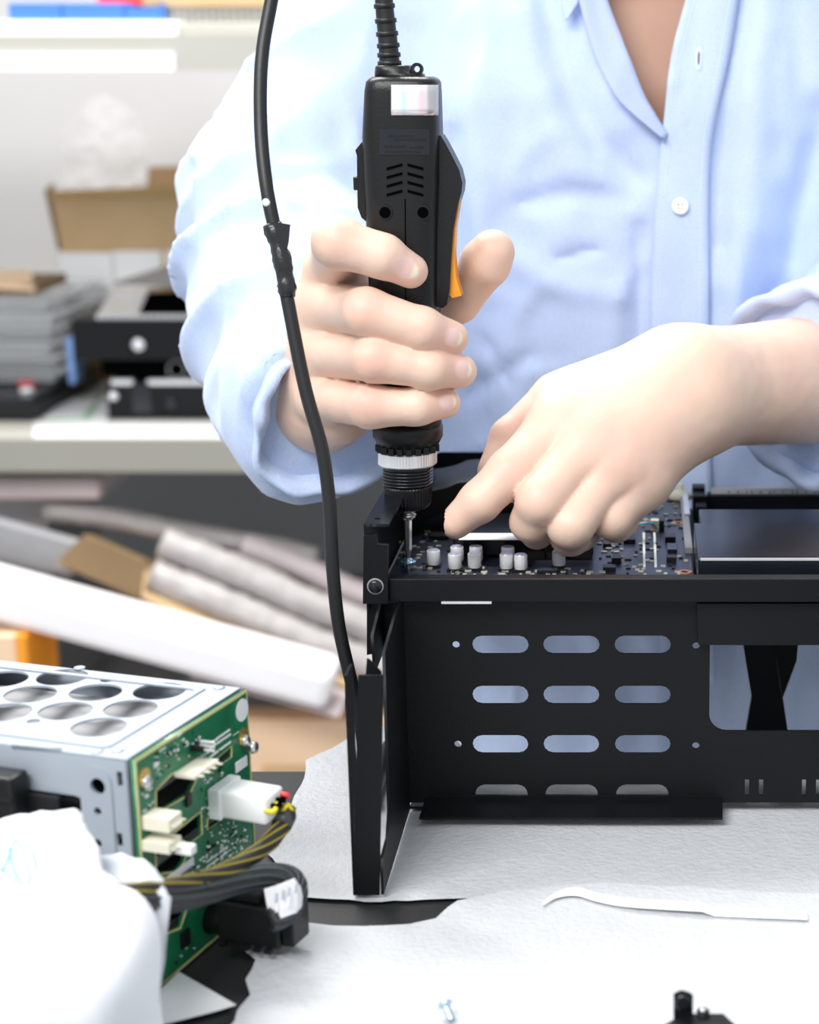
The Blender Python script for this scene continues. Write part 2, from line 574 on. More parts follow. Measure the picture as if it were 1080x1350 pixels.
# ------------------------------------------------------------------ work table
TAB_Y1 = 0.946
table = thing('work_table', 'charcoal topped work table under the white foam sheets', 'table', (0, 0.6, FLOOR_Z))
obj('table_top', box(-0.75, 0.75, 0.15, TAB_Y1, -0.03, 0.0, 0.002), M_MAT, table)
for lx in (-0.70, 0.66):
    for ly in (0.2, 0.86):
        obj('leg', box(lx, lx + 0.04, ly, ly + 0.04, FLOOR_Z, -0.03, 0.002), M_GREYP, table)
obj('apron', box(-0.66, 0.66, 0.87, 0.89, -0.09, -0.03), M_GREYP, table)

# ------------------------------------------------------------------ foam sheets on the table
def px2(pts, z=0.001):
    return [(lambda p: (p.x, p.y))(P(u, v, z=z)) for u, v in pts]
def wav(x, y, s, a):
    return a * (math.sin(x * 61 * s + 3 * math.sin(y * 23 * s)) * math.cos(y * 47 * s + 1.3) * 0.5 + 0.5)
sA = [(405, 1016), (400, 1036), (386, 1058), (383, 1088), (368, 1118), (352, 1126), (365, 1140), (385, 1160), (402, 1186),
      (440, 1188), (480, 1191), (540, 1190), (612, 1186), (700, 1195), (900, 1200), (1200, 1230), (1200, 1017), (1100, 1017),
      (900, 1017), (640, 1017), (540, 1017), (470, 1017), (436, 1017)]
outA = px2(sA)
tongue = [(-0.1605, 0.958), (-0.158, 0.972), (-0.147, 0.974), (-0.135, 0.970), (-0.120, 0.966), (-0.09, 0.962)]
outA = outA[:-2] + [(-0.09, 0.945), (-0.10, 0.960), (-0.120, 0.966), (-0.135, 0.970), (-0.1555, 0.971), (-0.1645, 0.957)]
def zA(x, y):
    z = 0.0016 + wav(x, y, 0.6, 0.0006)
    if y > 0.925: z += 0.0004 + 0.32 * (y - 0.925) ** 1 * min(1, max(0.0, (-0.075 - x) / 0.03))
    return z
o = obj('foam_sheet', sheet(outA, zA, 0.007, 0.0011), M_FOAM, origin=(-0.02, 0.85, 0.0), smooth=True)
tag(o, 'thin grey-white foam sheet with torn edge lying beneath the black chassis', 'foam sheet')
sB = [(398, 1224), (440, 1227), (480, 1227), (540, 1224), (575, 1217), (606, 1200), (660, 1188), (740, 1180), (790, 1178),
      (900, 1182), (1000, 1190), (1200, 1195), (1250, 1420), (1200, 1560), (300, 1560), (298, 1370), (316, 1342), (328, 1322), (324, 1300),
      (336, 1276), (324, 1262), (318, 1240), (345, 1222)]
def zB(x, y):
    return 0.0030 + wav(x, y, 0.35, 0.0030) * (0.4 + 0.6 * math.sin(9 * x + 1) ** 2) + (0.002 if y > 0.76 else 0)
o = obj('foam_sheet', sheet(px2(sB), zB, 0.008, 0.0010), M_FOAM, origin=(0, 0.7, 0.0), smooth=True)
tag(o, 'bright white foam sheet covering the front of the table', 'foam sheet')
# narrow white strip lying on the front sheet
spts = [(715, 1196), (735, 1184), (760, 1180), (785, 1187), (820, 1194), (880, 1199), (960, 1204), (1064, 1209)]
sp = [q for q in catmull([P(u, v, z=0.006) for u, v in spts], 5)]
sp = [Vector((q.x, q.y, zB(q.x, q.y) + 0.0012)) for q in sp]
vs, fs = [], []
for i, q in enumerate(sp):
    hw = 0.0005 + 0.0011 * min(1, i / 10)
    for dz in (0, 0.0006):
        vs += [q + Vector((0, hw * 2.2, dz + 0.0005)), q + Vector((0, -hw * 2.2, dz))]
for i in range(len(sp) - 1):
    a, b = i * 4, i * 4 + 4
    for k, l in ((0, 1), (1, 3), (3, 2), (2, 0)):
        fs.append((a + k, a + l, b + l, b + k))
fs += [(0, 1, 3, 2), [len(vs) - 4 + i for i in (2, 3, 1, 0)]]
o = obj('plastic_strip', fix(pyd(vs, fs)), M_PAPER, origin=P(900, 1200, z=0.006))
tag(o, 'long thin white strip curving across the foam sheet in front of the chassis', 'strip')
# loose screw
def screw(name, label, base, axis, s=1.0, m=None, parent=None, group=None):
    m = m or M_STEEL
    t = thing(name, label, 'screw', base, group) if parent is None else parent
    ax = Vector(axis).normalized()
    obj('screw_head', lathe([(0.0016 * s, 0.0), (0.0030 * s, 0.0004 * s), (0.0031 * s, 0.0012 * s), (0.0022 * s, 0.0021 * s), (0.0008 * s, 0.0022 * s)], base, ax, 16), m, t, True)
    pr = []
    for k in range(9):
        pr += [(0.0013 * s, -k * 0.0007 * s), (0.0016 * s, -(k + 0.5) * 0.0007 * s)]
    obj('shank', lathe(pr[::-1] + [(0.0014 * s, 0.0001)], base, ax, 12), m, t, True)
    return t
screw('screw', 'loose silver screw lying on the white foam sheet', P(588, 1327, z=0.0095), (-0.35, 0.5, 0.55), 1.0, M_BLUE_Z)
# small black bracket at the bottom edge of the frame
bY = 0.650
bk = thing('metal_bracket', 'small black metal bracket with upright tab on the foam sheet at the front', 'bracket', P(910, 1385, z=0.006))
b0 = P(888, 1352, Y=bY); b1 = P(914, 1306, Y=bY)
bz = 0.006
hole = P(901, 1321, Y=bY)
obj('tab', plate([(b0.x, bz), (b1.x, bz), (b1.x, b1.z - 0.002), (b1.x - 0.002, b1.z - 0.0008), (b0.x + 0.003, b1.z), (b0.x, b1.z - 0.0015)],
                 [circ(hole.x, hole.z, 0.0021)], 0.0016, (0, bY, 0)), M_BLACK, bk)
obj('rivet', lathe([(0.0036, 0), (0.0036, 0.0006), (0.0022, 0.0008)], (hole.x, bY - 0.0005, hole.z), (0, -1, 0), 16), M_BLACK_GLOSS, bk, True)
obj('base_plate', plate([(b0.x - 0.012, 0), (b0.x + 0.004, 0.018), (b1.x + 0.012, 0.018), (b1.x + 0.02, 0.002), (b1.x + 0.01, -0.05), (b0.x - 0.012, -0.05)],
                        [], 0.0016, (0, bY - 0.0165, P(900, 1341, Y=bY).z), (1, 0, 0), (0, 1, 0)), M_BLACK, bk)
q = P(927, 1350, Y=bY)
for fx in (b0.x - 0.006, b1.x + 0.008):
    obj('foot', box(fx, fx + 0.004, bY - 0.045, bY - 0.041, 0.006, P(900, 1341, Y=bY).z - 0.0008), M_BLACK, bk)
obj('standoff', lathe([(0.0026, 0), (0.0026, P(927, 1332, Y=bY).z - bz), (0.0016, P(927, 1331, Y=bY).z - bz)], (q.x, bY, bz), (0, 0, 1), 16), M_BLACK, bk, True)
obj('standoff_cap', lathe([(0.0017, 0), (0.0014, 0.0008)], (q.x, bY, P(927, 1332, Y=bY).z), (0, 0, 1), 14), M_STEEL, bk, True)

# ================================================================== the black chassis
PY = 0.8835                       # slotted panel plane
FY = 0.782                        # front edge of the side plate
BY = 1.118                        # back panel
RX = 0.205                        # right side
ch = thing('computer_chassis', 'open black steel computer chassis with slotted front panel on the foam sheet', 'chassis', (0.03, 0.95, 0.004))
def pp(u, v): q = P(u, v, Y=PY); return (q.x, q.z)
LX = P(533, 900, Y=PY).x
z_pan_t = P(700, 763, Y=PY).z
z_pan_b = 0.0075
sl = []
wp = (P(697, 900, Y=PY).x - P(623, 900, Y=PY).x)
for v in (849.5, 915.5, 980.5):
    h = P(660, v - 12, Y=PY).z - P(660, v + 12, Y=PY).z
    for u in (660, 753.5, 847.5):
        c = pp(u, v)
        sl.append(stadium(c[0], c[1], wp, h))
for u in (661.5, 754, 847):
    c = pp(u, 1048); t = pp(u, 1033.5)
    hh = t[1] - c[1]; r = hh * 0.85
    pts = [(c[0] - wp / 2 + 0.0008, c[1]), (c[0] + wp / 2 - 0.0008, c[1])]
    for k in range(5):
        a = k / 4 * math.pi / 2
        pts.append((c[0] + wp / 2 - 0.0008 - r + r * math.cos(a), t[1] - r + r * math.sin(a)))
    for k in range(5):
        a = math.pi / 2 + k / 4 * math.pi / 2
        pts.append((c[0] - wp / 2 + 0.0008 + r + r * math.cos(a), t[1] - r + r * math.sin(a)))
    sl.append(pts)
for u, v in ((601.5, 849.5), (604, 980.5), (918, 851), (917.5, 982.5)):
    c = pp(u, v); sl.append(circ(c[0], c[1], 0.0019, 14))
for u in (985, 1003.5, 1060, 1078.5):
    a, b = pp(u - 3, 1048), pp(u + 3, 1027)
    sl.append([(a[0], a[1]), (b[0], a[1]), (b[0], b[1]), (a[0], b[1])])
a, b = pp(935, 963), pp(1150, 846)
r = 0.009
wpts = [(b[0], b[1]), (a[0], b[1])]
for k in range(7):
    an = math.pi + k / 6 * math.pi / 2
    wpts.append((a[0] + r + r * math.cos(an), a[1] + r + r * math.sin(an)))
wpts.append((b[0], a[1]))
sl.append(wpts)
obj('front_panel', plate([(LX, z_pan_b), (RX, z_pan_b), (RX, z_pan_t), (LX, z_pan_t)], sl, 0.0016, (0, PY, 0)), M_BLACK, ch)
# top bar in front of the panel
BARY = 0.874
t0 = P(512, 763, Y=BARY); t1 = P(512, 794, Y=BARY)
obj('top_bar', box(t0.x, RX, BARY, PY - 0.0012, t1.z, t0.z, 0.0006), M_BLACK, ch)
obj('bar_slit', pbox(582, 648, 793.2, 796.2, BARY - 0.0006, 0.003), M_KNURL, ch, label='pale strip standing for the white reflection in a slit under the top bar')  # pale strip put in for the white reflection in the slit
# right flap over the window
obj('flap', xzplate([(919, 795.5), (1290, 795.5), (1290, 850), (921, 850)], [], PY - 0.004, 0.0014), M_BLACK, ch)
# upper left corner flange with screw
obj('corner_flange', xzplate([(480, 706), (497, 702), (498, 717), (512, 718), (512, 795), (479, 795)], [], BARY - 0.002, 0.003), M_BLACK, ch)
sw = P(495, 773, Y=BARY - 0.0036)
obj('flange_screw', lathe([(0.0036, 0), (0.0034, 0.0008), (0.0024, 0.0016), (0.0006, 0.0017)], sw, (0, -1, 0), 20), M_BLACK_GLOSS, ch, True)
obj('screw_ring', lathe([(0.0042, 0), (0.0042, 0.0005), (0.0036, 0.0006)], sw + Vector((0, 0.0002, 0)), (0, -1, 0), 20), M_GREYP, ch, True)
# upper side wall with its inward top lip
UX = P(480, 700, Y=BARY).x
z_top = P(484, 692, Y=BARY).z
obj('side_wall', box(UX, UX + 0.0014, BARY - 0.001, BY, t1.z - 0.004, z_top, 0.0003), M_BLACK, ch)
obj('side_wall_lip', plate([(UX, BARY - 0.001), (UX + 0.0125, BARY - 0.001), (UX + 0.0125, BY - 0.03), (UX, BY - 0.01)],
                           [circ(UX + 0.0055, BARY + 0.010, 0.0018, 12)], 0.0014, (0, 0, z_top), (1, 0, 0), (0, 1, 0)), M_BLACK_GLOSS, ch)
# lower left side plate with the cut at its upper front, and the front post
lz = P(506, 1050, Y=FY + 0.02).z
def yz(u, v, X):
    q = Ppl(u, v, (X, 0, 0), Vector((1, 0, 0))); return (q.y, q.z)
LXi = LX + 0.0004
obj('side_plate', plate([(FY, 0.0040), (PY, 0.0040), (PY, t1.z), (PY - 0.030, t1.z), (FY + 0.030, 0.1125), (FY + 0.028, 0.034),
                         (FY + 0.020, 0.024), (FY, 0.022)], [], 0.0014, (LXi, 0, 0), (0, 1, 0), (0, 0, 1)), M_BLACK, ch)
obj('side_gusset', plate([(BARY - 0.002, t1.z + 0.001), (PY, t1.z + 0.001), (PY, 0.094), (BARY - 0.030, 0.092), (BARY - 0.034, 0.112)], [], 0.0014,
                         (LX - 0.009, 0, 0), (0, 1, 0), (0, 0, 1)), M_BLACK, ch)
obj('corner_web', xzplate([(484, 795), (531, 795), (529, 812), (509, 858), (484, 863)], [], BARY + 0.003, 0.0014), M_BLACK, ch)
pz = P(488, 890, Y=FY).z
x0, x1 = P(466.5, 1190, Y=FY).x, P(501, 1190, Y=FY).x
xt0, xt1 = P(472.5, 890, Y=FY).x, P(505.5, 890, Y=FY).x
obj('front_post', plate([(x0, 0.0040), (x1, 0.0040), (xt1, pz), (xt0, pz)], [], 0.0016, (0, FY, 0)), M_BLACK, ch)
obj('post_return', box(x0 - 0.0002, x0 + 0.0012, FY, FY + 0.016, 0.0040, pz, 0.0002), M_BLACK, ch)
obj('post_tab', xzplate([(484, 868), (488, 870), (503, 886), (503, 905), (481, 905)], [], FY + 0.012, 0.0014), M_BLACK, ch)
# bottom lip reaching forward
l0 = P(560, 1062, Y=PY - 0.004); l1 = P(556, 1087, Y=PY - 0.020)
lx1 = P(955, 1087, Y=PY - 0.020).x
lzz = l0.z
obj('bottom_lip', loft([[Vector((x, PY - 0.001, 0.0100)), Vector((x, PY - 0.001, 0.0086)), Vector((x - 0.001, PY - 0.021, 0.0066)), Vector((x - 0.001, PY - 0.0215, 0.0080))]
                        for x in (l1.x, lx1)]), M_BLACK, ch)
for u in (601, 918):
    q = P(u, 1079, Y=PY - 0.0185)
    obj('lip_hole', lathe([(0.0014, 0), (0.0012, 0.0003)], q, (0, -0.2, 1), 12), M_KNURL, ch)
# back panel, partly cut away, floor strips and right side
zb_t = P(600, 596, Y=BY).z
xr = P(700, 600, Y=BY).x
h1 = P(633, 622, Y=BY)
obj('back_panel', plate([(UX, 0.105), (xr, 0.105), (xr, zb_t), (UX + 0.012, zb_t), (UX, zb_t - 0.004)], [circ(h1.x, h1.z, 0.0035)], 0.0016, (0, BY, 0)), M_BLACK_GLOSS, ch)
obj('side_rail', box(UX, UX + 0.012, PY, BY, 0.100, 0.104), M_BLACK, ch)
obj('right_wall', box(RX - 0.0014, RX, PY, BY, 0.004, 0.13), M_BLACK, ch)
obj('board_tray', box(UX + 0.0015, RX - 0.0015, PY + 0.001, BY - 0.001, 0.106, 0.1075), M_BLACK, ch)
for X in (LX + 0.001, RX - 0.02):
    obj('floor_rail', box(X, X + 0.014, PY, 0.945, 0.0035, 0.0050), M_BLACK, ch)
# hourglass support seen through the window
SY = 0.985
obj('support_bracket', xzplate([(978, 838), (1053, 838), (1050, 870), (1032, 918), (1039, 966), (1040, 995), (981, 995), (983, 965), (991, 918)], [], SY, 0.004), M_BLACK, ch)
obj('support_edge', xzplate([(1018, 838), (1021, 838), (1032, 915), (1030, 918)], [], SY - 0.0025, 0.001), M_BLACK_GLOSS, ch)

# ================================================================== motherboard
BZ = 0.118
mbl, mbr = UX + 0.004, P(914, 758, z=BZ).x
MBY1 = 1.112
mb = thing('motherboard', 'dark navy motherboard with silver capacitors fixed in the top of the chassis', 'motherboard', ((mbl + mbr) / 2, 1.0, BZ - 0.0016))
def top(u, v, z=BZ): return P(u, v, z=z)
cop = [top(903, 754.5), top(894, 690)]
obj('circuit_board', plate([(mbl, PY + 0.004), (mbr, PY + 0.004), (mbr, MBY1), (mbl, MBY1)], [circ(c.x, c.y, 0.0019, 12) for c in cop],
                           0.0016, (0, 0, BZ - 0.0008), (1, 0, 0), (0, 1, 0)), M_PCBDK, mb)
for x in (mbl + 0.006, mbr - 0.008):
    for y in (PY + 0.045, MBY1 - 0.012):
        obj('standoff', lathe([(0.003, 0), (0.003, BZ - 0.0016 - 0.1075)], (x, y, 0.1075), (0, 0, 1), 6), M_GOLD, mb)
for c in cop:
    obj('copper_pad', plate(circ(c.x, c.y, 0.0040, 18), [circ(c.x, c.y, 0.0020, 14)], 0.0004, (0, 0, BZ + 0.0002), (1, 0, 0), (0, 1, 0)), M_COPPER, mb)
cap_me = None
for k, (u, v) in enumerate(((572, 746), (600, 751), (626, 750), (668, 751), (687, 752), (737, 747), (603, 741), (628, 741), (670, 741.5))):
    b = top(u, v)
    if cap_me is None:
        cap_me = lathe([(0.0034, 0.0002), (0.0036, 0.0008), (0.0032, 0.0014), (0.0036, 0.0018), (0.0036, 0.0082), (0.0033, 0.0088)], (0, 0, 0), (0, 0, 1), 20)
        cap_me.materials.append(M_CAP); cap_me.polygons.foreach_set('use_smooth', [True] * len(cap_me.polygons))
        top_me = lathe([(0.0031, 0.0087), (0.0029, 0.0091)], (0, 0, 0), (0, 0, 1), 20); top_me.materials.append(M_CAPTOP)
        base_me = box(-0.004, 0.004, -0.004, 0.004, 0, 0.0012); base_me.materials.append(M_PLAST)
    o = bpy.data.objects.new('capacitor', cap_me); COL.objects.link(o); o.parent = mb; o.location = b - mb.location
    for nm, me in (('capacitor_top', top_me), ('capacitor_base', base_me)):
        c = bpy.data.objects.new(nm, me); COL.objects.link(c); c.parent = o
# heat sink block with its label strip; brown slatted front
hb0, hb1 = top(590, 742), top(778, 742)
hz0, hz1 = BZ, BZ + 0.0125
hy = 0.963
obj('heat_sink', box(P(598, 725, Y=hy).x, P(782, 725, Y=hy).x, hy, hy + 0.050, BZ + 0.0005, hz1, 0.0008), M_BLACK_GLOSS, mb)
for k in range(3):
    obj('heat_sink_fin', pbox(690 + k * 31, 718 + k * 31, 727, 749, hy - 0.003, 0.003), mat('bronze_fin%d' % k, (0.05, 0.043, 0.03), 0.4), mb)
lp = [P(605, 703.5, z=hz1 + 0.0003), P(704, 703.5, z=hz1 + 0.0003), P(704, 712, z=hz1 + 0.0003), P(605, 712, z=hz1 + 0.0003)]
lab = obj('label_strip', obox(lp[3], lp[2] - lp[3], lp[0] - lp[3], (0, 0, 0.0003)), M_LABEL, mb)
for k in range(9):
    a = P(668 + k * 3, 711, z=hz1 + 0.0007); b = P(669.6 + k * 3, 705.5, z=hz1 + 0.0007)
    obj('printed_mark', box(a.x, b.x, a.y, b.y, hz1 + 0.0006, hz1 + 0.0007), M_INK, lab)
# chips, headers and connectors
def chip(name, u0, u1, v, w_y, hgt, m, lift=0.0):
    a, b = top(u0, v), top(u1, v)
    return obj(name, box(a.x, b.x, a.y, a.y + w_y, BZ + lift, BZ + lift + hgt, 0.0002, 1), m, mb)
chip('chip', 877, 891, 716, 0.010, 0.0035, M_PLAST)
chip('chip', 880, 893, 729, 0.014, 0.0020, M_BLACK_GLOSS)
chip('chip', 879, 892, 742, 0.006, 0.0030, M_PLAST)
chip('chip', 807, 819, 743, 0.008, 0.0030, M_PLAST)
chip('chip', 822, 838, 717, 0.012, 0.0025, M_PLAST)
chip('chip', 795, 806, 722, 0.008, 0.0022, M_PLAST)
chip('chip', 795, 812, 754, 0.006, 0.0025, M_PLAST)
chip('chip', 566, 590, 712, 0.012, 0.0025, M_PLAST)
chip('chip', 708, 735, 757, 0.006, 0.0020, M_BLACK_GLOSS)
chip('chip', 545, 566, 700, 0.012, 0.0020, M_PLAST)
chip('connector', 858, 869, 701, 0.006, 0.0065, M_IVORY)
chip('connector', 822, 832, 708, 0.006, 0.0055, M_IVORY)
chip('connector', 869, 876, 700, 0.008, 0.0060, M_PLAST)
for u in (850, 865):
    a, b = top(u - 2, 748), top(u + 2, 704)
    obj('pin_row', box(a.x, a.x + 0.0013, a.y, b.y, BZ, BZ + 0.0010), M_PRINT, mb)
# colourful thin leads at the connector
for k, m in enumerate((M_YEL, M_RED, M_FABRIC_B, M_CYAN)):
    pts = catmull([top(862 + k * 1.5, 697, BZ + 0.006), top(857 + k, 690, BZ + 0.011), top(846 - k, 689 + k, BZ + 0.011), top(836, 694 + k, BZ + 0.007)], 5)
    obj('lead', tube(pts, 0.0005, 6), m, mb, True)
# yellow cone shaped part at the back edge and metal slot at the right edge
cc = P(897, 650, Y=1.105)
obj('push_pin', lathe([(0.0070, 0), (0.0074, 0.0012), (0.0055, 0.0042), (0.0030, 0.0056), (0.0018, 0.0060), (0.0018, 0.0095), (0.0010, 0.0100)], (cc.x, 1.100, BZ), (0, 0, 1), 18), mat('cream_resin', (0.72, 0.70, 0.50), 0.4), mb, True)
a, b = top(906, 742), top(905, 658)
obj('slot_rail', box(a.x - 0.0005, a.x + 0.0035, a.y + 0.02, b.y, BZ, BZ + 0.003), M_GREYP, mb)
obj('slot_contact', box(a.x + 0.001, a.x + 0.0042, b.y - 0.055, b.y, BZ + 0.003, BZ + 0.0042), M_KNURL, mb)
# tiny surface parts scattered on the board: joined, too small to pick apart
tiny_l, tiny_d = [], []
for k in range(420):
    u = random.choice([random.uniform(525, 600), random.uniform(590, 780), random.uniform(782, 905), random.uniform(782, 905)])
    v = random.uniform(652, 759)
    if u < 780 and 700 < v < 745 and u > 595: v = random.uniform(752, 760)
    if 870 < u < 895 and 700 < v < 745: continue
    q = top(u, v)
    s = random.uniform(0.0006, 0.0014)
    (tiny_l if random.random() < 0.55 else tiny_d).append(box(q.x - s, q.x + s * random.uniform(.5, 2), q.y - s, q.y + s, BZ, BZ + 0.0007))
obj('surface_parts', join(tiny_l), mat('tinned_parts', (0.55, 0.54, 0.45), 0.5, var=0.5, vscale=300), mb, kind='stuff')
obj('surface_parts_dark', join(tiny_d), M_PLAST, mb, kind='stuff')
# black curved cooler duct behind the driver
cd = thing('cooler_duct', 'black curved plastic duct standing on the motherboard behind the driver bit', 'cooler duct', (-0.11, 1.04, BZ + 0.0005))
DY = 1.02
dp = pxz([(520, 700), (520, 664), (545, 650), (570, 648), (588, 644), (605, 637), (640, 634), (700, 640), (760, 652), (790, 690), (790, 700)], DY)
dp = [(max(x, UX + 0.004), max(z, BZ + 0.0006)) for x, z in dp]
obj('duct_body', plate(dp, [], 0.06, (0, DY + 0.03, 0), bevel=0.0006), M_PLAST, cd)
fp = [P(u, v, Y=DY - 0.001) for u, v in ((545, 690), (575, 678), (600, 672), (640, 672), (640, 684), (590, 690))]
obj('duct_rib', plate([(p.x, p.z) for p in fp], [], 0.003, (0, DY - 0.0025, 0)), M_BLACK_GLOSS, cd)
# ------------------------------------------------------------------ drive unit at the right
ps = thing('drive_unit', 'flat black metal drive unit beside the motherboard at the right of the chassis', 'drive unit', (0.11, 0.99, 0.108))
dz1 = P(1000, 690, z=0.1375).z
ytop0 = P(1000, 737, z=0.136).y
ux0 = P(921, 737, z=0.136).x
obj('drive_body', box(ux0, RX - 0.004, ytop0, ytop0 + 0.075, 0.1078, 0.136, 0.0006), M_BLACK_GLOSS, ps)
obj('drive_step', box(ux0 + 0.004, RX - 0.004, ytop0 + 0.075, ytop0 + 0.115, 0.1078, 0.134, 0.0006), M_BLACK_GLOSS, ps)
obj('drive_front_edge', box(ux0 + 0.001, RX - 0.005, ytop0 - 0.0006, ytop0 + 0.0006, 0.1353, 0.1364), M_KNURL, ps, label='thin bright front edge')
cY = 1.100
mm = thing('memory_card', 'green edged memory card with white label strip standing behind the drive unit', 'memory card', (0.1, cY, 0.118))
c0, c1 = P(932, 668, Y=cY), P(1180, 645, Y=cY)
obj('card_board', box(c0.x, RX - 0.004, cY, cY + 0.0016, 0.1078, P(1000, 649, Y=cY).z), M_PCB, mm)
obj('card_socket', box(c0.x - 0.001, RX - 0.0045, cY - 0.004, cY - 0.0008, 0.1078, P(1000, 652, Y=cY).z), M_BLACK_GLOSS, mm)
obj('card_label', box(P(938, 650, Y=cY - 0.001).x, RX - 0.006, cY - 0.0008, cY, P(1000, 651, Y=cY).z, P(1000, 643.5, Y=cY).z), M_LABEL, mm)
for k in range(12):
    a = P(960 + k * 10 + (k % 3) * 2, 649, Y=cY - 0.0012)
    obj('card_chip', box(a.x, a.x + random.uniform(0.0006, 0.0014), cY - 0.0011, cY - 0.0008, P(1000, 649.5, Y=cY).z, P(1000, 647.5, Y=cY).z), M_INK, mm)
cl = thing('card_latch', 'black stepped plastic latch block between motherboard and drive unit', 'latch', (P(925, 690, z=BZ).x, 1.07, 0.108))
for k, (u0, u1, v0, v1, Y) in enumerate(((913, 930, 643, 655, 1.104), (914, 931, 654, 667, 1.09), (918, 932, 668, 688, 1.075))):
    a, b = P(u0, v1, Y=Y), P(u1, v0, Y=Y)
    obj('latch_block', box(a.x, b.x, Y, Y + 0.012, 0.1078, b.z, 0.0006), M_BLACK, cl)

# ================================================================== electric screwdriver
DRY = 0.94
tip = P(537, 738, Y=DRY)
dr = thing('electric_screwdriver', 'black electric screwdriver with orange lever gripped upright in the hand', 'screwdriver', tip)
def sup(cx, cz, hw, hd, n=4.0, seg=36, Y=DRY):
    pts = []
    for k in range(seg):
        a = 2 * math.pi * k / seg
        c, s = math.cos(a), math.sin(a)
        pts.append(Vector((cx + hw * math.copysign(abs(c) ** (2 / n), c), Y + hd * math.copysign(abs(s) ** (2 / n), s), cz)))
    return pts
def ring(v, uL, uR, hd, n=4.0):
    a, b = P(uL, v, Y=DRY), P(uR, v, Y=DRY)
    return sup((a.x + b.x) / 2, a.z, (b.x - a.x) / 2, hd, n)
body = obj('housing', loft([ring(560, 496, 582, .0165, 2.6), ring(545, 494, 582, .0172, 2.8), ring(480, 491, 580, .0180, 3), ring(400, 489, 580, .0185, 3.2), ring(300, 485, 581, .0188, 3.4),
                            ring(240, 482, 583, .0190, 3.6), ring(180, 480, 583, .0190, 3.8), ring(120, 483, 581, .0188, 4), ring(108, 485, 580, .0182, 4),
                            ring(104, 488, 577, .0170, 4), ring(101, 493, 571, .0150, 4)]), M_DRILL, dr, True)
bb = bvh_of(body)
# top cap, strain relief and hanging eyelet
c0 = P(528, 103, Y=DRY)
obj('top_cap', loft([ring(104, 495, 561, .0125, 3), ring(97, 495, 559, .0120, 3), ring(96, 495, 546, .0118, 3), ring(88, 496, 543, .0115, 3), ring(86, 498, 541, .0105, 3)]), M_DRILL, dr, True)
e = P(552, 91, Y=DRY)
obj('eyelet', plate(circ(e.x, e.z, 0.0031, 20), [circ(e.x, e.z, 0.0015, 14)], 0.004, (0, DRY - 0.006, 0)), M_DRILL, dr)
sr = catmull([P(514, 88, Y=DRY), P(512, 60, Y=DRY), P(508, 20, Y=DRY), P(503, -30, Y=DRY), P(495, -70, Y=DRY)], 6)
obj('strain_relief', tube(sr, [0.0052 - 0.0012 * i / len(sr) for i in range(len(sr))], 14), M_RUBBER, dr, True)
for k in range(9):
    v = 84 - k * 13
    ft = (k + 0.4) / 9.6 * (len(sr) - 1)
    i = min(len(sr) - 2, int(ft))
    q, t = sr[i], (sr[i + 1] - sr[i])
    q = q.lerp(sr[i + 1], ft - i)
    rr = 0.0060 - 0.0013 * k / 9
    obj('relief_rib', lathe([(rr * .85, -0.0013), (rr, -0.0010), (rr, 0.0010), (rr * .85, 0.0013)], q, t, 18), M_RUBBER, dr, True)
cp = catmull([sr[-1], P(470, -140, Y=.935), P(420, -170, Y=.93), P(380, -110, Y=.925), P(358, 0, Y=.915), P(345, 80, Y=.905), P(344, 170, Y=.895), P(352, 250, Y=.885),
              P(366, 320, Y=.880), P(380, 400, Y=.875), P(402, 510, Y=.868), P(424, 590, Y=.864), P(434, 660, Y=.862), P(438, 740, Y=.86),
              P(446, 820, Y=.86), P(460, 885, Y=.86), P(472, 932, Y=.862), P(479, 980, Y=.862), Vector((-0.1365, 0.868, 0.025)), Vector((-0.1385, 0.885, 0.009)),
              Vector((-0.1385, 0.920, 0.0068)), Vector((-0.1385, 0.952, 0.0120)), Vector((-0.139, 0.975, -0.02)), Vector((-0.139, 0.985, -0.2))], 8)
cord = obj('power_cord', tube(cp, 0.0033, 12), M_RUBBER, dr, True)
tp = catmull([P(359, 296, Y=.8825), P(369, 330, Y=.8795), P(377, 365, Y=.877), P(379, 392, Y=.8755)], 7)
obj('tape_wrap', tube(tp, [0.0047 + 0.0004 * math.sin(i * 0.8) - 0.0008 * i / len(tp) for i in range(len(tp))], 14, jit=0.09), M_TAPE, cord, True)
obj('tape_flag', xzplate([(366, 293), (383, 296), (381, 318), (378, 332), (372, 335), (366, 312)], [], .8775, 0.0008), M_TAPE, cord)
obj('white_mark', lathe([(0.0020, 0), (0.0016, 0.0006), (0.0004, 0.0008)], P(351, 267, Y=.8800), (0, -1, 0), 12), M_PRINT, cord, True)
# label, plate with embossed lines, vents, screw holes
obj('sticker', patch(bb, [(516, 112), (577, 112), (577, 152), (516, 152)], 14, 4, 0.0006), M_HOLO, dr, True)
pl = obj('name_plate', patch(bb, [(501, 170), (566, 170), (566, 204), (500, 204)], 10, 4, 0.0004), M_BLACK_GLOSS, dr)
for v, ends in ((178, (512, 545)), (183, (520, 558)), (192, (507, 530)), (193, (540, 557)), (199, (508, 556))):
    u = ends[0]
    while u < ends[1]:
        ww = random.uniform(2, 4.5)
        obj('embossed_mark', patch(bb, [(u, v), (u + ww, v), (u + ww, v + 2.2), (u, v + 2.2)], 1, 1, 0.0008), M_PLAST, pl)
        u += ww + 1.6
for k in range(4):
    v = 217 + k * 11.5
    for s in (-1, 1):
        a, b = (534 + s * 3.5, v), (534 + s * 24, v + 5.5)
        if s < 0: a, b = b, a
        obj('vent_slot', patch(bb, [(a[0], a[1] - 1.6), (b[0], b[1] - 1.6), (b[0], b[1] + 2.0), (a[0], a[1] + 2.0)], 4, 1, 0.0006), M_PLAST_D, dr)
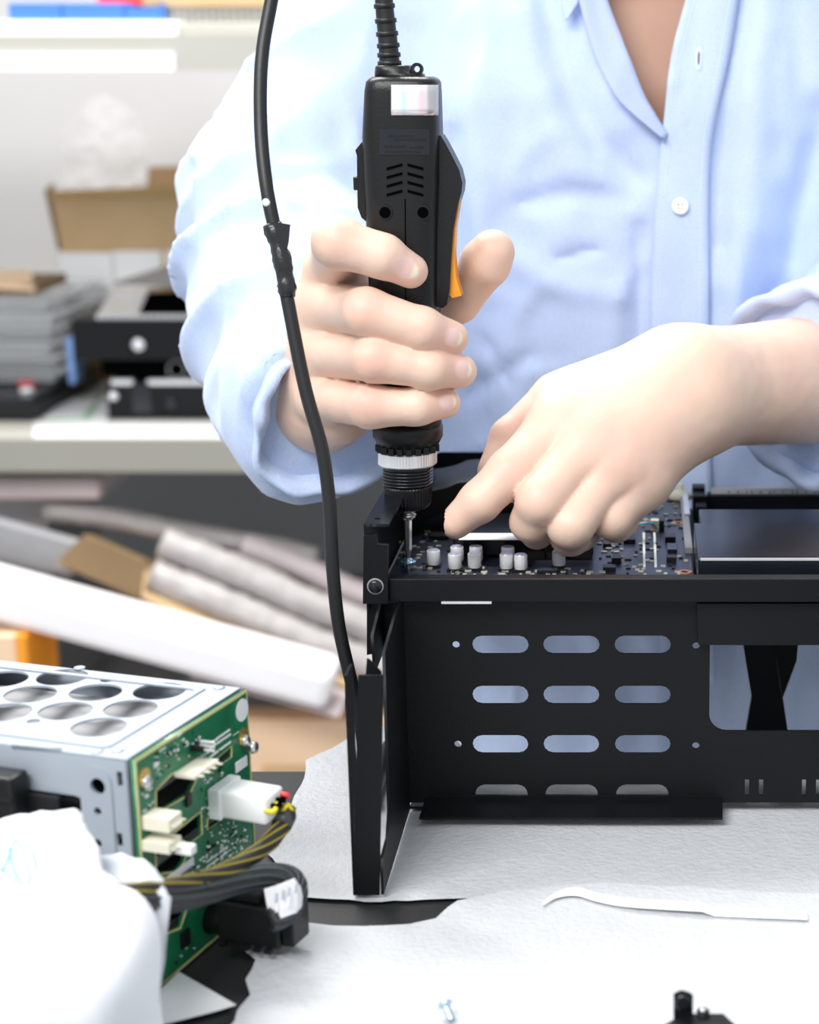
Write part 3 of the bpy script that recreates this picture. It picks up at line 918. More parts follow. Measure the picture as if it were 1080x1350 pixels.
for u in (508, 558):
    q = drape(bb, u, 280, 0.0)
    r_ = obj('screw_recess', plate(circ(q.x, q.z, 0.0036, 20), [circ(q.x, q.z, 0.0028, 18)], 0.0012, (0, q.y - 0.0002, 0)), M_PLAST, dr)
    obj('recess_floor', lathe([(0.0028, 0), (0.0028, 0.0004)], (q.x, q.y - 0.0008, q.z), (0, -1, 0), 18), M_PLAST_D, dr)
obj('seam', patch(bb, [(533.5, 262), (535, 262), (537, 555), (535.5, 555)], 1, 30, 0.0003), M_PLAST_D, dr)
# lever guard, orange lever, side flange and switch
obj('lever_guard', xzplate([(574, 176), (584, 178), (590, 188), (599, 205), (608, 223), (612, 240), (611, 252), (606, 268), (600, 300), (597, 340), (595, 380), (592, 399), (586, 403), (574, 400)], [], DRY, 0.019), M_DRILL, dr)
obj('lever', xzplate([(608, 262), (602, 300), (600.5, 335), (603, 365), (610, 388), (598, 391), (592, 385), (590, 340), (594, 300), (602, 266)], [], DRY - 0.001, 0.012), M_ORANGE, dr)
obj('side_flange', xzplate([(488, 184), (480, 187), (472, 197), (474, 204), (475, 272), (480, 285), (488, 292)], [], DRY, 0.018), M_DRILL, dr)
obj('switch', pbox(466, 477, 233, 251, DRY - 0.005, 0.010, 0.0006), M_PLAST, dr)
# nose: collar, knurled ring, adjuster, chuck, bit
def rp(v, uL, uR):
    a, b = P(uL, v, Y=DRY), P(uR, v, Y=DRY)
    return (a + b) / 2, (b.x - a.x) / 2
def nose(name, levels, m, seg=32, gear=0, smooth=True):
    rings_ = []
    for v, uL, uR in levels:
        c, r = rp(v, uL, uR)
        rings_.append([c + Vector((math.cos(2 * math.pi * k / seg) * r * (1 + (gear if k % 2 else 0)), math.sin(2 * math.pi * k / seg) * r * (1 + (gear if k % 2 else 0)), 0)) for k in range(seg)])
    return obj(name, loft(rings_), m, dr, smooth)
col_ = nose('collar', [(556, 494, 582), (562, 491, 584), (574, 492, 584), (578, 495, 582), (584, 497, 579), (586, 501, 575), (594, 503, 573)], M_PLAST, 40)
for k in range(10):
    a = math.pi + (k + 0.5) * math.pi / 10
    c, r = rp(589, 499, 577)
    q = c + Vector((math.cos(a) * r, math.sin(a) * r, 0))
    obj('collar_rib', box(q.x - 0.0014, q.x + 0.0014, q.y - 0.001, q.y + 0.001, q.z - 0.0018, q.z + 0.0018), M_PLAST, col_)
nose('knurled_ring', [(593, 502, 573), (594.5, 499.5, 575.5), (610, 499.5, 575.5), (612, 502, 573)], M_KNURL, 120, 0.018, False)
lv = [(611, 508, 568)]
for k in range(6):
    v = 614 + k * 4.2
    lv += [(v, 505, 571), (v + 1.8, 505, 571), (v + 2.2, 509, 567), (v + 3.9, 509, 567)]
nose('threaded_adjuster', lv, M_BLACK_GLOSS, 32)
nose('chuck_sleeve', [(639, 508, 568), (641, 507, 569), (662, 509, 568), (668, 513, 564), (671, 520, 555)], M_PLAST, 90, 0.03, False)
nose('bit_collar', [(670, 525, 551), (673, 525.5, 550), (674, 528, 547), (677, 528, 547), (678, 526, 549), (682, 527, 548), (685, 531, 544)], M_STEEL, 24)
nose('driver_bit', [(684, 532, 543), (700, 532.5, 543), (725, 533, 543), (729, 534.5, 542), (737, 536, 541)], M_STEEL, 6, 0, False)
sc_ = screw('screw', 'blue zinc screw with washer being driven under the bit', P(538, 741, Y=DRY), (0, 0, 1), 1.0, M_BLUE_Z)
obj('washer', lathe([(0.0042, -0.0006), (0.0046, 0.0002), (0.0044, 0.0008), (0.0026, 0.0009)], P(538, 741, Y=DRY), (0, 0, 1), 22), M_BLUE_Z, sc_, True)

# ================================================================== drive cage at the left
A_ = Vector((-0.953, 0.303, 0)).normalized()        # along the cage, away to the left
B_ = Vector((-0.303, -0.953, 0)).normalized()       # across, towards the camera
Z_ = Vector((0, 0, 1))
C0 = Vector((-0.1763 - 0.0028, 0.7787 + 0.0009, 0.0022))               # back right bottom corner
CW, CHT, CL = 0.0920, 0.1045, 0.185
dc = thing('drive_cage', 'silver metal drive cage with round holes and green backplane on the table', 'drive cage', C0)
Nn = -A_
def pc(u, v):                                        # pixel on the backplane -> (s across, z)
    q = Ppl(u, v, C0 + Nn * 0.0031, Nn) - C0
    return (q.dot(B_), q.z)
def tp_(u, v):                                       # pixel on the top plate -> (l along, s across)
    q = P(u, v, z=C0.z + CHT) - C0
    return (q.dot(A_), q.dot(B_))
def fr(u, v):                                        # pixel on the front side -> (l along, z)
    q = Ppl(u, v, C0 + B_ * CW, B_) - C0
    return (q.dot(A_), q.z)
# top plate with round holes
holes = []
rows = []
hr = 0.0125
for u, v in ((210, 911), (172, 934), (130, 958.5), (126, 912.5), (86, 937), (82, 892.5), (40, 915), (6, 939), (3, 895)):
    c = tp_(u, v); holes.append(circ(c[0], c[1], hr * 0.93, 28))
for u, v in ((141, 896.5), (44, 951)):
    c = tp_(u, v); holes.append(circ(c[0], c[1], 0.0030, 14))
r2 = [(0.0, 0.0), (CL, 0.0), (CL, CW), (0.0, CW)]
obj('top_plate', plate(r2, holes, 0.0010, C0 + Z_ * (CHT - 0.0005), A_, B_), M_ZINC, dc)
# embossed border on the top
ins = 0.014
em = []
for off, zz in ((0.0, 0.0), (0.0016, 0.0008)):
    pass
rim_o = [(0.0135, 0.0075), (CL, 0.0075), (CL, 0.0100), (0.0175, 0.0100), (0.0160, 0.0115), (0.0160, CW - 0.0115), (0.0175, CW - 0.0100), (CL, CW - 0.0100), (CL, CW - 0.0075), (0.0160, CW - 0.0075), (0.0135, CW - 0.0100), (0.0135, 0.0100)]
obj('pressed_rim', plate(rim_o, [], 0.0008, C0 + Z_ * (CHT + 0.0004), A_, B_), M_ZINC, dc)
for u, v in ((260, 909), (289, 907), (105, 881), (128, 991), (155, 990)):
    c = tp_(u, v)
    obj('rivet', lathe([(0.0028, 0), (0.0026, 0.0005), (0.0012, 0.0009)], C0 + A_ * c[0] + B_ * c[1] + Z_ * CHT, Z_, 14), M_ZINC, dc, True)
# front side plate with holes and slots
fh = []
for u, v, rr in ((130, 1036, 0.0036), (130, 1069, 0.0018), (130, 1111, 0.0020)):
    c = fr(u, v); fh.append(circ(c[0], c[1], rr, 16))
for v0, v1 in ((1018, 1036), (1099, 1115), (1180, 1195)):
    a, b = fr(155, v1), fr(161, v0)
    fh.append([(a[0], a[1]), (a[0], b[1]), (b[0], b[1]), (b[0], a[1])])
a, b = fr(15, 983), fr(80, 990)
fh.append([(b[0], b[1] - 0.001), (b[0], b[1] + 0.0012), (a[0], a[1] + 0.0004), (a[0], a[1] - 0.0016)])
a = fr(60, 1057); b = fr(95, 1060)
c = ((a[0] + b[0]) / 2, (a[1] + b[1]) / 2)
fh.append(stadium(c[0] + 0.006, c[1], abs(a[0] - b[0]) + 0.024, 0.0085))
obj('side_plate', plate([(0, 0), (CL, 0), (CL, CHT - 0.0010), (0, CHT - 0.0010)], fh, 0.0010, C0 + B_ * (CW - 0.0005), A_, Z_), M_ZINC, dc)
a, b = fr(117, 1170), fr(146, 1012)
q0 = C0 + B_ * CW
obj('slide_rail', plate(stadium((a[1] + b[1]) / 2 - 0.002, -(a[0] + b[0]) / 2, abs(b[1] - a[1]) + 0.004, abs(a[0] - b[0])),
                        [circ(z_, -l_, rr * 1.0, 14) for (l_, z_), rr in ((fr(130, 1036), .0036), (fr(130, 1069), .0018), (fr(130, 1111), .0020))],
                        0.0008, q0 + B_ * 0.0004, Z_, -A_), M_ZINC, dc)
obj('far_side_plate', plate([(0, 0), (CL, 0), (CL, CHT - 0.001), (0, CHT - 0.001)], [], 0.0010, C0 + B_ * 0.0005, A_, Z_), M_ZINC, dc)
obj('bottom_plate', plate(r2, [], 0.0010, C0 + Z_ * 0.0005, A_, B_), M_ZINC, dc)
obj('end_flange', plate([(0, 0), (0.004, 0), (0.004, CHT - 0.001), (0, CHT - 0.001)], [], 0.0010, C0 + B_ * (CW - 0.004) + A_ * 0.0005, B_, Z_), M_ZINC, dc)
# green backplane
cut = [[(206, 1042), (227, 1021), (250, 1011), (264, 1004), (264, 1016), (258, 1028), (249, 1047), (211, 1069), (206, 1069)],
       [(206, 1119), (233, 1096), (264, 1071), (266, 1100), (249, 1113), (242, 1136), (233, 1148), (206, 1152)],
       [(275.5, 1009), (304.5, 984.5), (304.5, 998.5), (275.5, 1018)],
       [(274, 1079), (304, 1062), (304, 1072), (274, 1093)],
       [(206, 1200), (240, 1178), (262, 1160), (262, 1180), (245, 1200), (238, 1222), (206, 1236)]]
g0 = -0.0030
bp_out = [(0.0, -0.0008), (CW - 0.001, -0.0008), (CW - 0.001, CHT - 0.0005), (0.0, CHT - 0.0005)]
PO = C0 + Nn * 0.0022
def edge_ring(poly, w):
    c = Vector((sum(p[0] for p in poly) / len(poly), sum(p[1] for p in poly) / len(poly)))
    return [tuple(c + (Vector(p) - c) * (1 + w / max(1e-4, (Vector(p) - c).length))) for p in poly]
cuts = [[pc(u, v) for u, v in c] for c in cut]
# (the normal of B_ x Z_ points along the cage)
obj('backplane', plate(bp_out, cuts, 0.0016, PO, B_, Z_), M_PCB, dc)
bp = thing  # noqa
for c in cuts:
    obj('board_edge', plate(edge_ring(c, 0.0009), [c], 0.0004, PO + Nn * 0.0009, B_, Z_), M_PCBEDGE, dc)
obj('board_edge', plate(bp_out, [[(0.0008, 0.0004), (CW - 0.0022, 0.0004), (CW - 0.0022, CHT - 0.0018), (0.0008, CHT - 0.0018)]], 0.0004, PO + Nn * 0.0009, B_, Z_), M_PCBEDGE, dc)
FS = PO + Nn * 0.0009                               # face of the board
def on(s, z, d=0): return FS + B_ * s + Z_ * z + Nn * d
def blk(name, u0, v0, u1, v1, d, m, parent=dc, bevel=0.0002, d0=0.0):
    a, b = pc(u0, v0), pc(u1, v1)
    return obj(name, obox(on(min(a[0], b[0]), min(a[1], b[1]), d0), B_ * abs(a[0] - b[0]), Z_ * abs(a[1] - b[1]), Nn * d, bevel, 1), m, parent)
# ivory sockets
def socket(u0, v0, u1, v1, d=0.008):
    s = blk('socket', u0, v0, u1, v1, d, M_IVORY)
    a, b = pc(u0, v0), pc(u1, v1)
    for k in range(4):
        ss = min(a[0], b[0]) + abs(a[0] - b[0]) * (k + 0.5) / 4
        zz = (a[1] + b[1]) / 2
        obj('pin', obox(on(ss - 0.0003, zz - 0.0003, d * 0.8), B_ * 0.0006, Z_ * 0.0006, Nn * 0.005), M_IVORY, s)
    return s
a = pc(232, 1010)
socket(229, 1019, 262, 1003, 0.010)
socket(187, 1094, 203, 1064, 0.013)
socket(187, 1122, 203, 1096, 0.013)
blk('white_tip', 196, 1121, 203, 1104, 0.008, M_WHITE, d0=0.012)
h_ = blk('pin_header', 251, 991, 264, 974, 0.006, M_PLAST)
for k in range(3):
    s0, z0 = pc(254, 987 - k * 5.2)
    obj('pin', obox(on(s0, z0, 0.004), B_ * 0.0009, Z_ * 0.0009, Nn * 0.007), M_KNURL, h_)
# stickers and screws
c = pc(318.5, 936)
obj('round_sticker', plate(circ(c[0], c[1], 0.0052, 22), [], 0.0004, on(0, 0, 0.0003), B_, Z_), M_LABEL, dc)
blk('white_sticker', 310.5, 1020, 325, 995, 0.0004, M_LABEL)
bl = blk('barcode_sticker', 214, 1160, 255, 1140, 0.0006, M_LABEL)
blk('barcode', 236, 1153, 252, 1144, 0.0002, M_INK, bl, 0, 0.0006)
for u, v in ((190, 1025), (321, 971)):
    c = pc(u, v)
    obj('gold_pad', plate(circ(c[0], c[1], 0.0042, 18), [], 0.0003, on(0, 0, 0.0002), B_, Z_), M_GOLD, dc)
    obj('screw_head', lathe([(0.0030, 0), (0.0030, 0.0014), (0.0018, 0.0024)], on(c[0] - 0.0005, c[1] - 0.0022, 0), Nn, 16), M_STEEL, dc, True)
c = pc(322, 984)
obj('spring_screw', lathe([(0.0022, 0), (0.0022, 0.004), (0.0030, 0.0042), (0.0026, 0.006)], on(c[0], c[1], 0), Nn, 16), M_STEEL, dc, True)
# white printing on the board: long bars, boxes and tiny component marks
for (u0, v0, u1, v1) in ((276, 982, 303, 963), (276, 988, 304, 969), (276, 1000, 304, 979), (272, 1138, 300, 1117), (272, 1145, 300, 1124)):
    a, b = pc(u0, v0), pc(u1, v1)
    d = Vector((b[0] - a[0], b[1] - a[1]))
    obj('printed_bar', obox(on(a[0], a[1]), B_ * d.x + Z_ * d.y, Z_ * 0.0009, Nn * 0.00025), M_PRINT, dc)
for (u, v, w_, h2) in ((214, 988, 8, 7), (311, 967, 8, 6), (206, 1008, 6, 10), (308, 1100, 8, 7), (236, 968, 5, 7)):
    blk('printed_box', u - w_ / 2, v + h2 / 2, u + w_ / 2, v - h2 / 2, 0.00025, M_PRINT, bevel=0)
tl, tg = [], []
def inpoly(s, z):
    for c in cuts:
        ss = [p[0] for p in c]; zz = [p[1] for p in c]
        if min(ss) - .001 < s < max(ss) + .001 and min(zz) - .001 < z < max(zz) + .001: return True
    return False
for k in range(1100):
    s, z = random.uniform(0.003, CW - 0.005), random.uniform(0.003, CHT - 0.004)
    if inpoly(s, z) or vnoise(np.array([[s, z, 0]], np.float32), 60)[0] < -0.05: continue
    e_ = random.uniform(0.0003, 0.0009)
    (tl if random.random() < 0.7 else tg).append(obox(on(s, z), B_ * e_ * random.uniform(.6, 2.5), Z_ * e_, Nn * random.uniform(0.0002, 0.0008)))
obj('printed_marks', join(tl), M_PRINT, dc, kind='stuff')
obj('surface_parts', join(tg), M_PLAST, dc, kind='stuff')
for (u0, v0, u1, v1) in ((238, 1252, 247, 1222), (272, 1122, 282, 1112), (243, 1020 + 28, 250, 1040 + 20)):
    blk('chip', u0, v0, u1, v1, 0.0015, M_PLAST)
# hard drives inside the cage
for k, (z0, nm) in enumerate(((0.008, 'lowest hard drive inside the cage seen through the backplane cutouts'), (0.042, 'middle hard drive inside the cage behind the green backplane'),
                              (0.075, 'topmost hard drive inside the cage under the round holes'))):
    o0 = C0 + A_ * 0.010 + B_ * 0.006 + Z_ * z0
    hd = thing('hard_drive', nm, 'hard drive', o0, 'drives in the cage')
    obj('drive_shell', obox(o0, A_ * 0.15, B_ * (CW - 0.012), Z_ * 0.020, 0.0015), M_BLACK_GLOSS, hd)
    obj('drive_lid', obox(o0 + A_ * 0.004 + B_ * 0.004 + Z_ * 0.0201, A_ * 0.13, B_ * (CW - 0.02), Z_ * 0.0012, 0.0004), M_GREYP, hd)
    obj('silver_edge', obox(o0 - A_ * 0.0006 + B_ * 0.003 + Z_ * 0.0005, A_ * 0.0006, B_ * 0.06, Z_ * 0.004), M_KNURL, hd)
# molex plug on the backplane with its wires
m0 = C0
mx = thing('power_plug', 'white four pin power plug with coloured wires pushed on the green backplane', 'power plug', on(*pc(290, 1075)))
ma, mb_ = pc(274, 1082), pc(303, 1052)
sW, zH = abs(ma[0] - mb_[0]) * 0.92, 0.0140
o0 = on(mb_[0] + 0.001, pc(274, 1074)[1] - 0.0015, 0.0002)
D_ = (Nn * 0.97 + Vector((0, 0.05, -0.06))).normalized()
obj('plug_body', obox(o0, B_ * sW * 0.95, Z_ * zH * 0.92, D_ * 0.027, 0.0016), M_WHITE, mx, True)
obj('plug_collar', obox(o0 - B_ * 0.0012 - Z_ * 0.0006, B_ * (sW * 0.95 + 0.0024), Z_ * (zH * 0.92 + 0.0012), D_ * 0.006, 0.0008), M_WHITE, mx)
endc = o0 + D_ * 0.027 + Z_ * zH * 0.45
wires = []
jn = P(377, 1068, Y=endc.y + 0.002)
for k, m in enumerate((M_RED, M_PLAST_D, M_PLAST_D, M_YEL)):
    q = endc + B_ * (sW * 0.95 * (k + 0.5) / 4) + Z_ * (0.003 - 0.0008 * k)
    obj('wire', tube(catmull([q - D_ * 0.004, q + D_ * 0.003, jn + Vector((-0.003, 0.001, 0.004)) + Z_ * 0.001 * k, jn + Vector((-0.001, 0, -0.004))], 5), 0.0012, 8), m, mx, True)
# sleeved cables
def sleeved(name, label, pts, r, m1, m2, tw=0.12, nb=6):
    t = thing(name, label, 'cable', pts[len(pts) // 2])
    c = catmull(pts, 10)
    obj('sleeve', tube(c, r, 12), m1, t, True)
    for ph in [k * 2 * math.pi / nb for k in range(nb)]:
        hp = []
        n = len(c)
        for i in range(n):
            tt = (c[min(i + 1, n - 1)] - c[max(i - 1, 0)]).normalized()
            a1 = tt.cross(Vector((0, 0, 1)))
            a1 = a1.normalized() if a1.length > 1e-4 else Vector((1, 0, 0))
            a2 = tt.cross(a1)
            an = ph + i * tw
            hp.append(c[i] + a1 * math.cos(an) * r * 0.97 + a2 * math.sin(an) * r * 0.97)
        obj('braid', tube(hp, r * 0.15, 6), m2, t, True)
    return t
yq = endc.y
M_OLIVE = mat('olive_braid', (0.28, 0.22, 0.02), 0.5)
M_SLEEVE = mat('black_braid', (0.016, 0.016, 0.016), 0.5, bump=0.5, bscale=900)
M_SLEEVE2 = mat('slate_braid', (0.035, 0.045, 0.055), 0.5)
t = sleeved('sleeved_cable', 'black and yellow sleeved cable curving down from the white power plug',
        [P(379, 1066, Y=yq), P(378, 1078, Y=yq - .004), P(366, 1098, Y=yq - .012), P(340, 1124, Y=yq - .026), P(305, 1145, Y=yq - .044), P(268, 1160, Y=yq - .062), P(215, 1171, Y=yq - .09), P(150, 1181, Y=yq - .115), P(90, 1200, Y=yq - .13)],
        0.0036, M_SLEEVE, M_OLIVE, 0.10, 6)
q = P(371, 1088, Y=yq - .009); q2 = P(378, 1074, Y=yq - .003)
obj('heat_shrink', tube([q2, q2.lerp(q, .5), q], 0.0046, 12), mat('grey_shrink', (0.05, 0.05, 0.055), 0.35), t, True)
obj('yellow_loop', tube(catmull([P(372, 1071, Y=yq - .006), P(379, 1061, Y=yq - .005), P(384, 1068, Y=yq - .004), P(380, 1078, Y=yq - .006)], 6), 0.0011, 8), M_YEL, t, True)
t2 = sleeved('sleeved_cable', 'dark slate ribbon cable bending round to the black plug by the backplane',
        [P(90, 1206, Y=yq - .132), P(170, 1188, Y=yq - .108), P(225, 1186, Y=yq - .088), P(268, 1177, Y=yq - .066), P(310, 1164, Y=yq - .046), P(345, 1155, Y=yq - .036), P(372, 1154, Y=yq - .032), P(388, 1164, Y=yq - .032), P(388, 1186, Y=yq - .036), P(374, 1206, Y=yq - .042), P(356, 1212, Y=yq - .046)],
        0.0048, M_SLEEVE, M_SLEEVE2, 0.02, 9)
q = P(266, 1170, Y=yq - .064)
obj('cable_tie', lathe([(0.0058, -0.0016), (0.0072, -0.0012), (0.0072, 0.0012), (0.0058, 0.0016)], q, (0.8, 0.5, 0.2), 14), M_PLAST, t2, True)
# label tag folded over the ribbon cable
lt = thing('cable_tag', 'white printed label folded over the dark ribbon cable', 'label', P(372, 1190, Y=yq - .045))
tagp = [[(349, 1172), (352, 1190), (356, 1206), (360, 1221)], [(365, 1167), (368, 1186), (370, 1200), (371, 1210)], [(388, 1158), (391, 1176), (392, 1192), (389, 1203)], [(396, 1170), (398, 1182), (397, 1194), (393, 1202)]]
vs, fs = [], []
for i, rowp in enumerate(tagp):
    for u, v in rowp:
        vs.append(P(u, v, Y=yq - .0445 - (0.003 if i in (1,) else 0) + 0.004 * (i == 3)))
for i in range(3):
    for j in range(3):
        a = i * 4 + j
        fs.append((a, a + 1, a + 5, a + 4))
me = pyd(vs, fs)
bm = bmesh.new(); bm.from_mesh(me); bmesh.ops.recalc_face_normals(bm, faces=bm.faces); bmesh.ops.solidify(bm, geom=bm.faces[:], thickness=0.0004); bm.to_mesh(me); bm.free()
tagb = obj('tag_paper', me, M_LABEL, lt, False)
for k, (u, v) in enumerate(((362, 1190), (371, 1186), (379, 1182), (388, 1178), (363, 1203), (378, 1194))):
    a = P(u, v, Y=yq - .0482)
    obj('printed_line', obox(a, (0.0011, 0, 0.0002), (0, 0.0002, 0), (0.0006, 0, 0.0042)), M_LABEL if k > 3 else mat('faint_ink%d' % k, (0.45, 0.47, 0.52), .6), tagb)
# black plug on the backplane at the bottom
bpg = thing('black_power_plug', 'chunky black plug on the lower part of the green backplane', 'power plug', P(330, 1215, Y=yq - .05))
a = pc(262, 1232); b = pc(281, 1198)
s0 = on(a[0], a[1], 0)
b0 = on(min(a[0], b[0]), min(a[1], b[1]), 0.0)
obj('plug_nose', lathe([(0.0070, 0.0), (0.0070, 0.012), (0.0058, 0.0125)], on((a[0] + b[0]) / 2 - 0.004, (a[1] + b[1]) / 2, 0.0), Nn, 20), M_PLAST, bpg, True)
obj('plug_body', obox(b0 + Nn * 0.010 - B_ * 0.004 - Z_ * 0.001, B_ * 0.018, Z_ * 0.019, Nn * 0.030, 0.0012), M_PLAST, bpg)
obj('plug_latch', obox(b0 + Nn * 0.012 + B_ * 0.004 + Z_ * 0.018, B_ * 0.008, Z_ * 0.004, Nn * 0.018, 0.0008), M_PLAST, bpg)
obj('plug_shoulder', obox(b0 + Nn * 0.040 - B_ * 0.003 + Z_ * 0.000, B_ * 0.015, Z_ * 0.016, Nn * 0.006, 0.001), M_PLAST, bpg)
for k in range(5):
    obj('latch_tooth', obox(b0 + Nn * (0.012 + k * 0.0055) + B_ * 0.0135 - Z_ * 0.0022, B_ * 0.003, Z_ * 0.002, Nn * 0.003), M_PLAST, bpg)
# black connector at the left edge plugged into the side slot
sp_ = thing('data_plug', 'black flat data plug at the left edge pushed in the side slot of the cage', 'data plug', C0 + B_ * (CW + 0.006) + A_ * fr(30, 1050)[0] + Z_ * fr(30, 1050)[1])
def fo(l, z, d): return C0 + A_ * l + Z_ * z + B_ * (CW + d)
a, b = fr(-30, 1073), fr(42, 1016)
obj('plug_body', obox(fo(b[0], a[1] + 0.002, 0.002), A_ * abs(a[0] - b[0]), Z_ * (b[1] - a[1]) * 0.98, B_ * 0.012, 0.0015), M_PLAST, sp_)
obj('plug_ridge', obox(fo(b[0] + 0.0004, (a[1] + b[1]) / 2 + 0.002, 0.013), A_ * abs(a[0] - b[0]), Z_ * 0.0022, B_ * 0.0016, 0.0005), M_PLAST, sp_)
for k in range(4):
    obj('plug_tooth', obox(fo(b[0] + 0.001 + k * 0.004, b[1] - 0.0008, 0.003), A_ * 0.002, Z_ * 0.0022, B_ * 0.008), M_PLAST, sp_)
c, d = fr(42, 1064), fr(84, 1046)
obj('plug_tongue', obox(fo(d[0], c[1], 0.0012), A_ * abs(c[0] - d[0]), Z_ * (d[1] - c[1]) * 0.95, B_ * 0.003, 0.0008), M_PLAST, sp_)

# ================================================================== white bags and papers at the left front
def blob(name, fun, lo, hi, h, m, label, cat, origin):
    V, Q = surfnet(fun, lo, hi, h)
    o = obj(name, np_mesh(V, Q), m, origin=origin, smooth=True)
    return tag(o, label, cat)
def rbox(p, c, hs, r):
    q = np.abs(p - np.asarray(c, np.float32)) - (np.asarray(hs, np.float32) - r)
    return np.linalg.norm(np.maximum(q, 0), axis=1) + np.minimum(q.max(axis=1), 0) - r
xr_ = P(222, 1260, Y=.62).x
def f_bag(p):
    c = (xr_ - 0.082, 0.595, 0.0435)
    d = rbox(p, c, (0.078, 0.042, 0.039), 0.017)
    n = vnoise(p, (28, 28, 34), 2) * 0.0022 + vnoise(p, (70, 60, 70), 3) * 0.0008
    fold = 0.0022 * np.sin((p[:, 0] * 1.0 + p[:, 2] * 0.7) * 150)
    return d + n + fold * 0.35
blob('foam_bag', f_bag, (xr_ - 0.175, 0.545, -0.002), (xr_ + 0.01, 0.645, 0.09), 0.0028, M_TISSUE, 'plump white foam wrapped pouch in the front left corner', 'foam pouch', (xr_ - 0.08, 0.6, 0.004))
# crumpled white plastic bag leaning on the cage
def fan(name, pts, m, label, cat, thick=0.0005, origin=None, sub=3, amp=0.0012):
    """crumpled thin sheet from a grid of points"""
    nr, nc = len(pts), len(pts[0])
    rows_ = [catmull(r, sub) for r in pts]
    cols = list(zip(*rows_))
    cols = [catmull(list(c), sub) for c in cols]
    nv = len(cols[0]); vs, fs = [], []
    for c in cols:
        for q in c:
            vs.append(q + Vector((random.uniform(-amp, amp), random.uniform(-amp, amp), random.uniform(-amp, amp))))
    for i in range(len(cols) - 1):
        for j in range(nv - 1):
            a = i * nv + j
            fs.append((a, a + 1, a + nv + 1, a + nv))
    n0_ = len(vs)
    vs += [v + Vector((0, thick, 0)) for v in vs]
    fs += [[i + n0_ for i in f][::-1] for f in fs]
    ncol = len(cols)
    rim = [j for j in range(nv)] + [i * nv + nv - 1 for i in range(1, ncol)] + [(ncol - 1) * nv + j for j in range(nv - 2, -1, -1)] + [i * nv for i in range(ncol - 2, 0, -1)]
    for k in range(len(rim)):
        a, b = rim[k], rim[(k + 1) % len(rim)]
        fs.append((a, b, b + n0_, a + n0_))
    o = obj(name, fix(pyd(vs, fs)), m, origin=origin, smooth=True)
    return tag(o, label, cat)
pb = fan('plastic_bag', [[P(-40, 1085, Y=.668), P(0, 1082, Y=.666), P(40, 1076, Y=.664), P(75, 1070, Y=.662), P(100, 1067, Y=.662), P(107, 1080, Y=.662)],
                    [P(-40, 1120, Y=.660), P(0, 1115, Y=.655), P(40, 1112, Y=.654), P(80, 1108, Y=.654), P(112, 1102, Y=.655), P(122, 1104, Y=.657)],
                    [P(-40, 1160, Y=.650), P(0, 1158, Y=.646), P(45, 1155, Y=.645), P(90, 1150, Y=.646), P(125, 1140, Y=.648), P(140, 1145, Y=.652)],
                    [P(-40, 1200, Y=.645), P(0, 1200, Y=.641), P(45, 1200, Y=.640), P(95, 1195, Y=.641), P(140, 1192, Y=.644), P(165, 1190, Y=.648)],
                    [P(-40, 1290, Y=.642), P(0, 1290, Y=.642), P(45, 1290, Y=.642), P(95, 1290, Y=.642), P(140, 1290, Y=.645), P(165, 1290, Y=.648)],
                    [P(-40, 1375, z=0.001), P(0, 1375, z=0.001), P(45, 1375, z=0.001), P(95, 1375, z=0.001), P(140, 1375, z=0.001), P(165, 1375, z=0.001)]],
         M_TISSUE, 'crumpled white plastic bag with cyan print leaning on the silver cage', 'bag', origin=P(60, 1300, Y=.645))
pbb = bvh_of(pb)
for pts in ([(2, 1150), (14, 1125), (22, 1108), (34, 1130), (40, 1160), (32, 1176)], [(0, 1146), (14, 1155), (28, 1178)], [(30, 1108), (44, 1125), (48, 1150)], [(12, 1118), (20, 1150), (34, 1172)]):
    q = [drape(pbb, u, v, 0.0006) for u, v in pts]
    if all(q): obj('printed_line', tube(catmull(q, 6), 0.0004, 6), M_CYAN, pb)
fan('plastic_film', [[P(120, 1130, Y=.668), P(150, 1126, Y=.664), P(180, 1130, Y=.662), P(205, 1146, Y=.660), P(218, 1166, Y=.66)],
                     [P(120, 1150, Y=.664), P(150, 1146, Y=.660), P(180, 1152, Y=.658), P(205, 1165, Y=.656), P(222, 1180, Y=.656)],
                     [P(110, 1185, Y=.66), P(150, 1180, Y=.656), P(180, 1182, Y=.654), P(205, 1188, Y=.652), P(224, 1196, Y=.652)],
                     [P(110, 1300, Y=.656), P(150, 1300, Y=.653), P(180, 1300, Y=.652), P(200, 1300, Y=.650), P(212, 1300, Y=.65)],
                     [P(110, 1362, z=.001), P(150, 1362, z=.001), P(180, 1362, z=.001), P(200, 1362, z=.001), P(212, 1362, z=.001)]],
    M_FILM, 'milky translucent plastic film edge between the white bags and the backplane', 'plastic film', origin=P(160, 1300, Y=.655), amp=0.0006)
# triangular scrap of white paper
tri = px2([(212, 1303), (236, 1282), (312, 1324), (288, 1331), (222, 1348), (200, 1352)], 0.003)
o = obj('paper_scrap', sheet(tri, lambda x, y: 0.0016 + wav(x, y, 0.8, 0.0018), 0.006), M_PAPER, origin=P(250, 1320, z=0.001))
tag(o, 'folded white paper scrap with pointed corner below the backplane', 'paper')

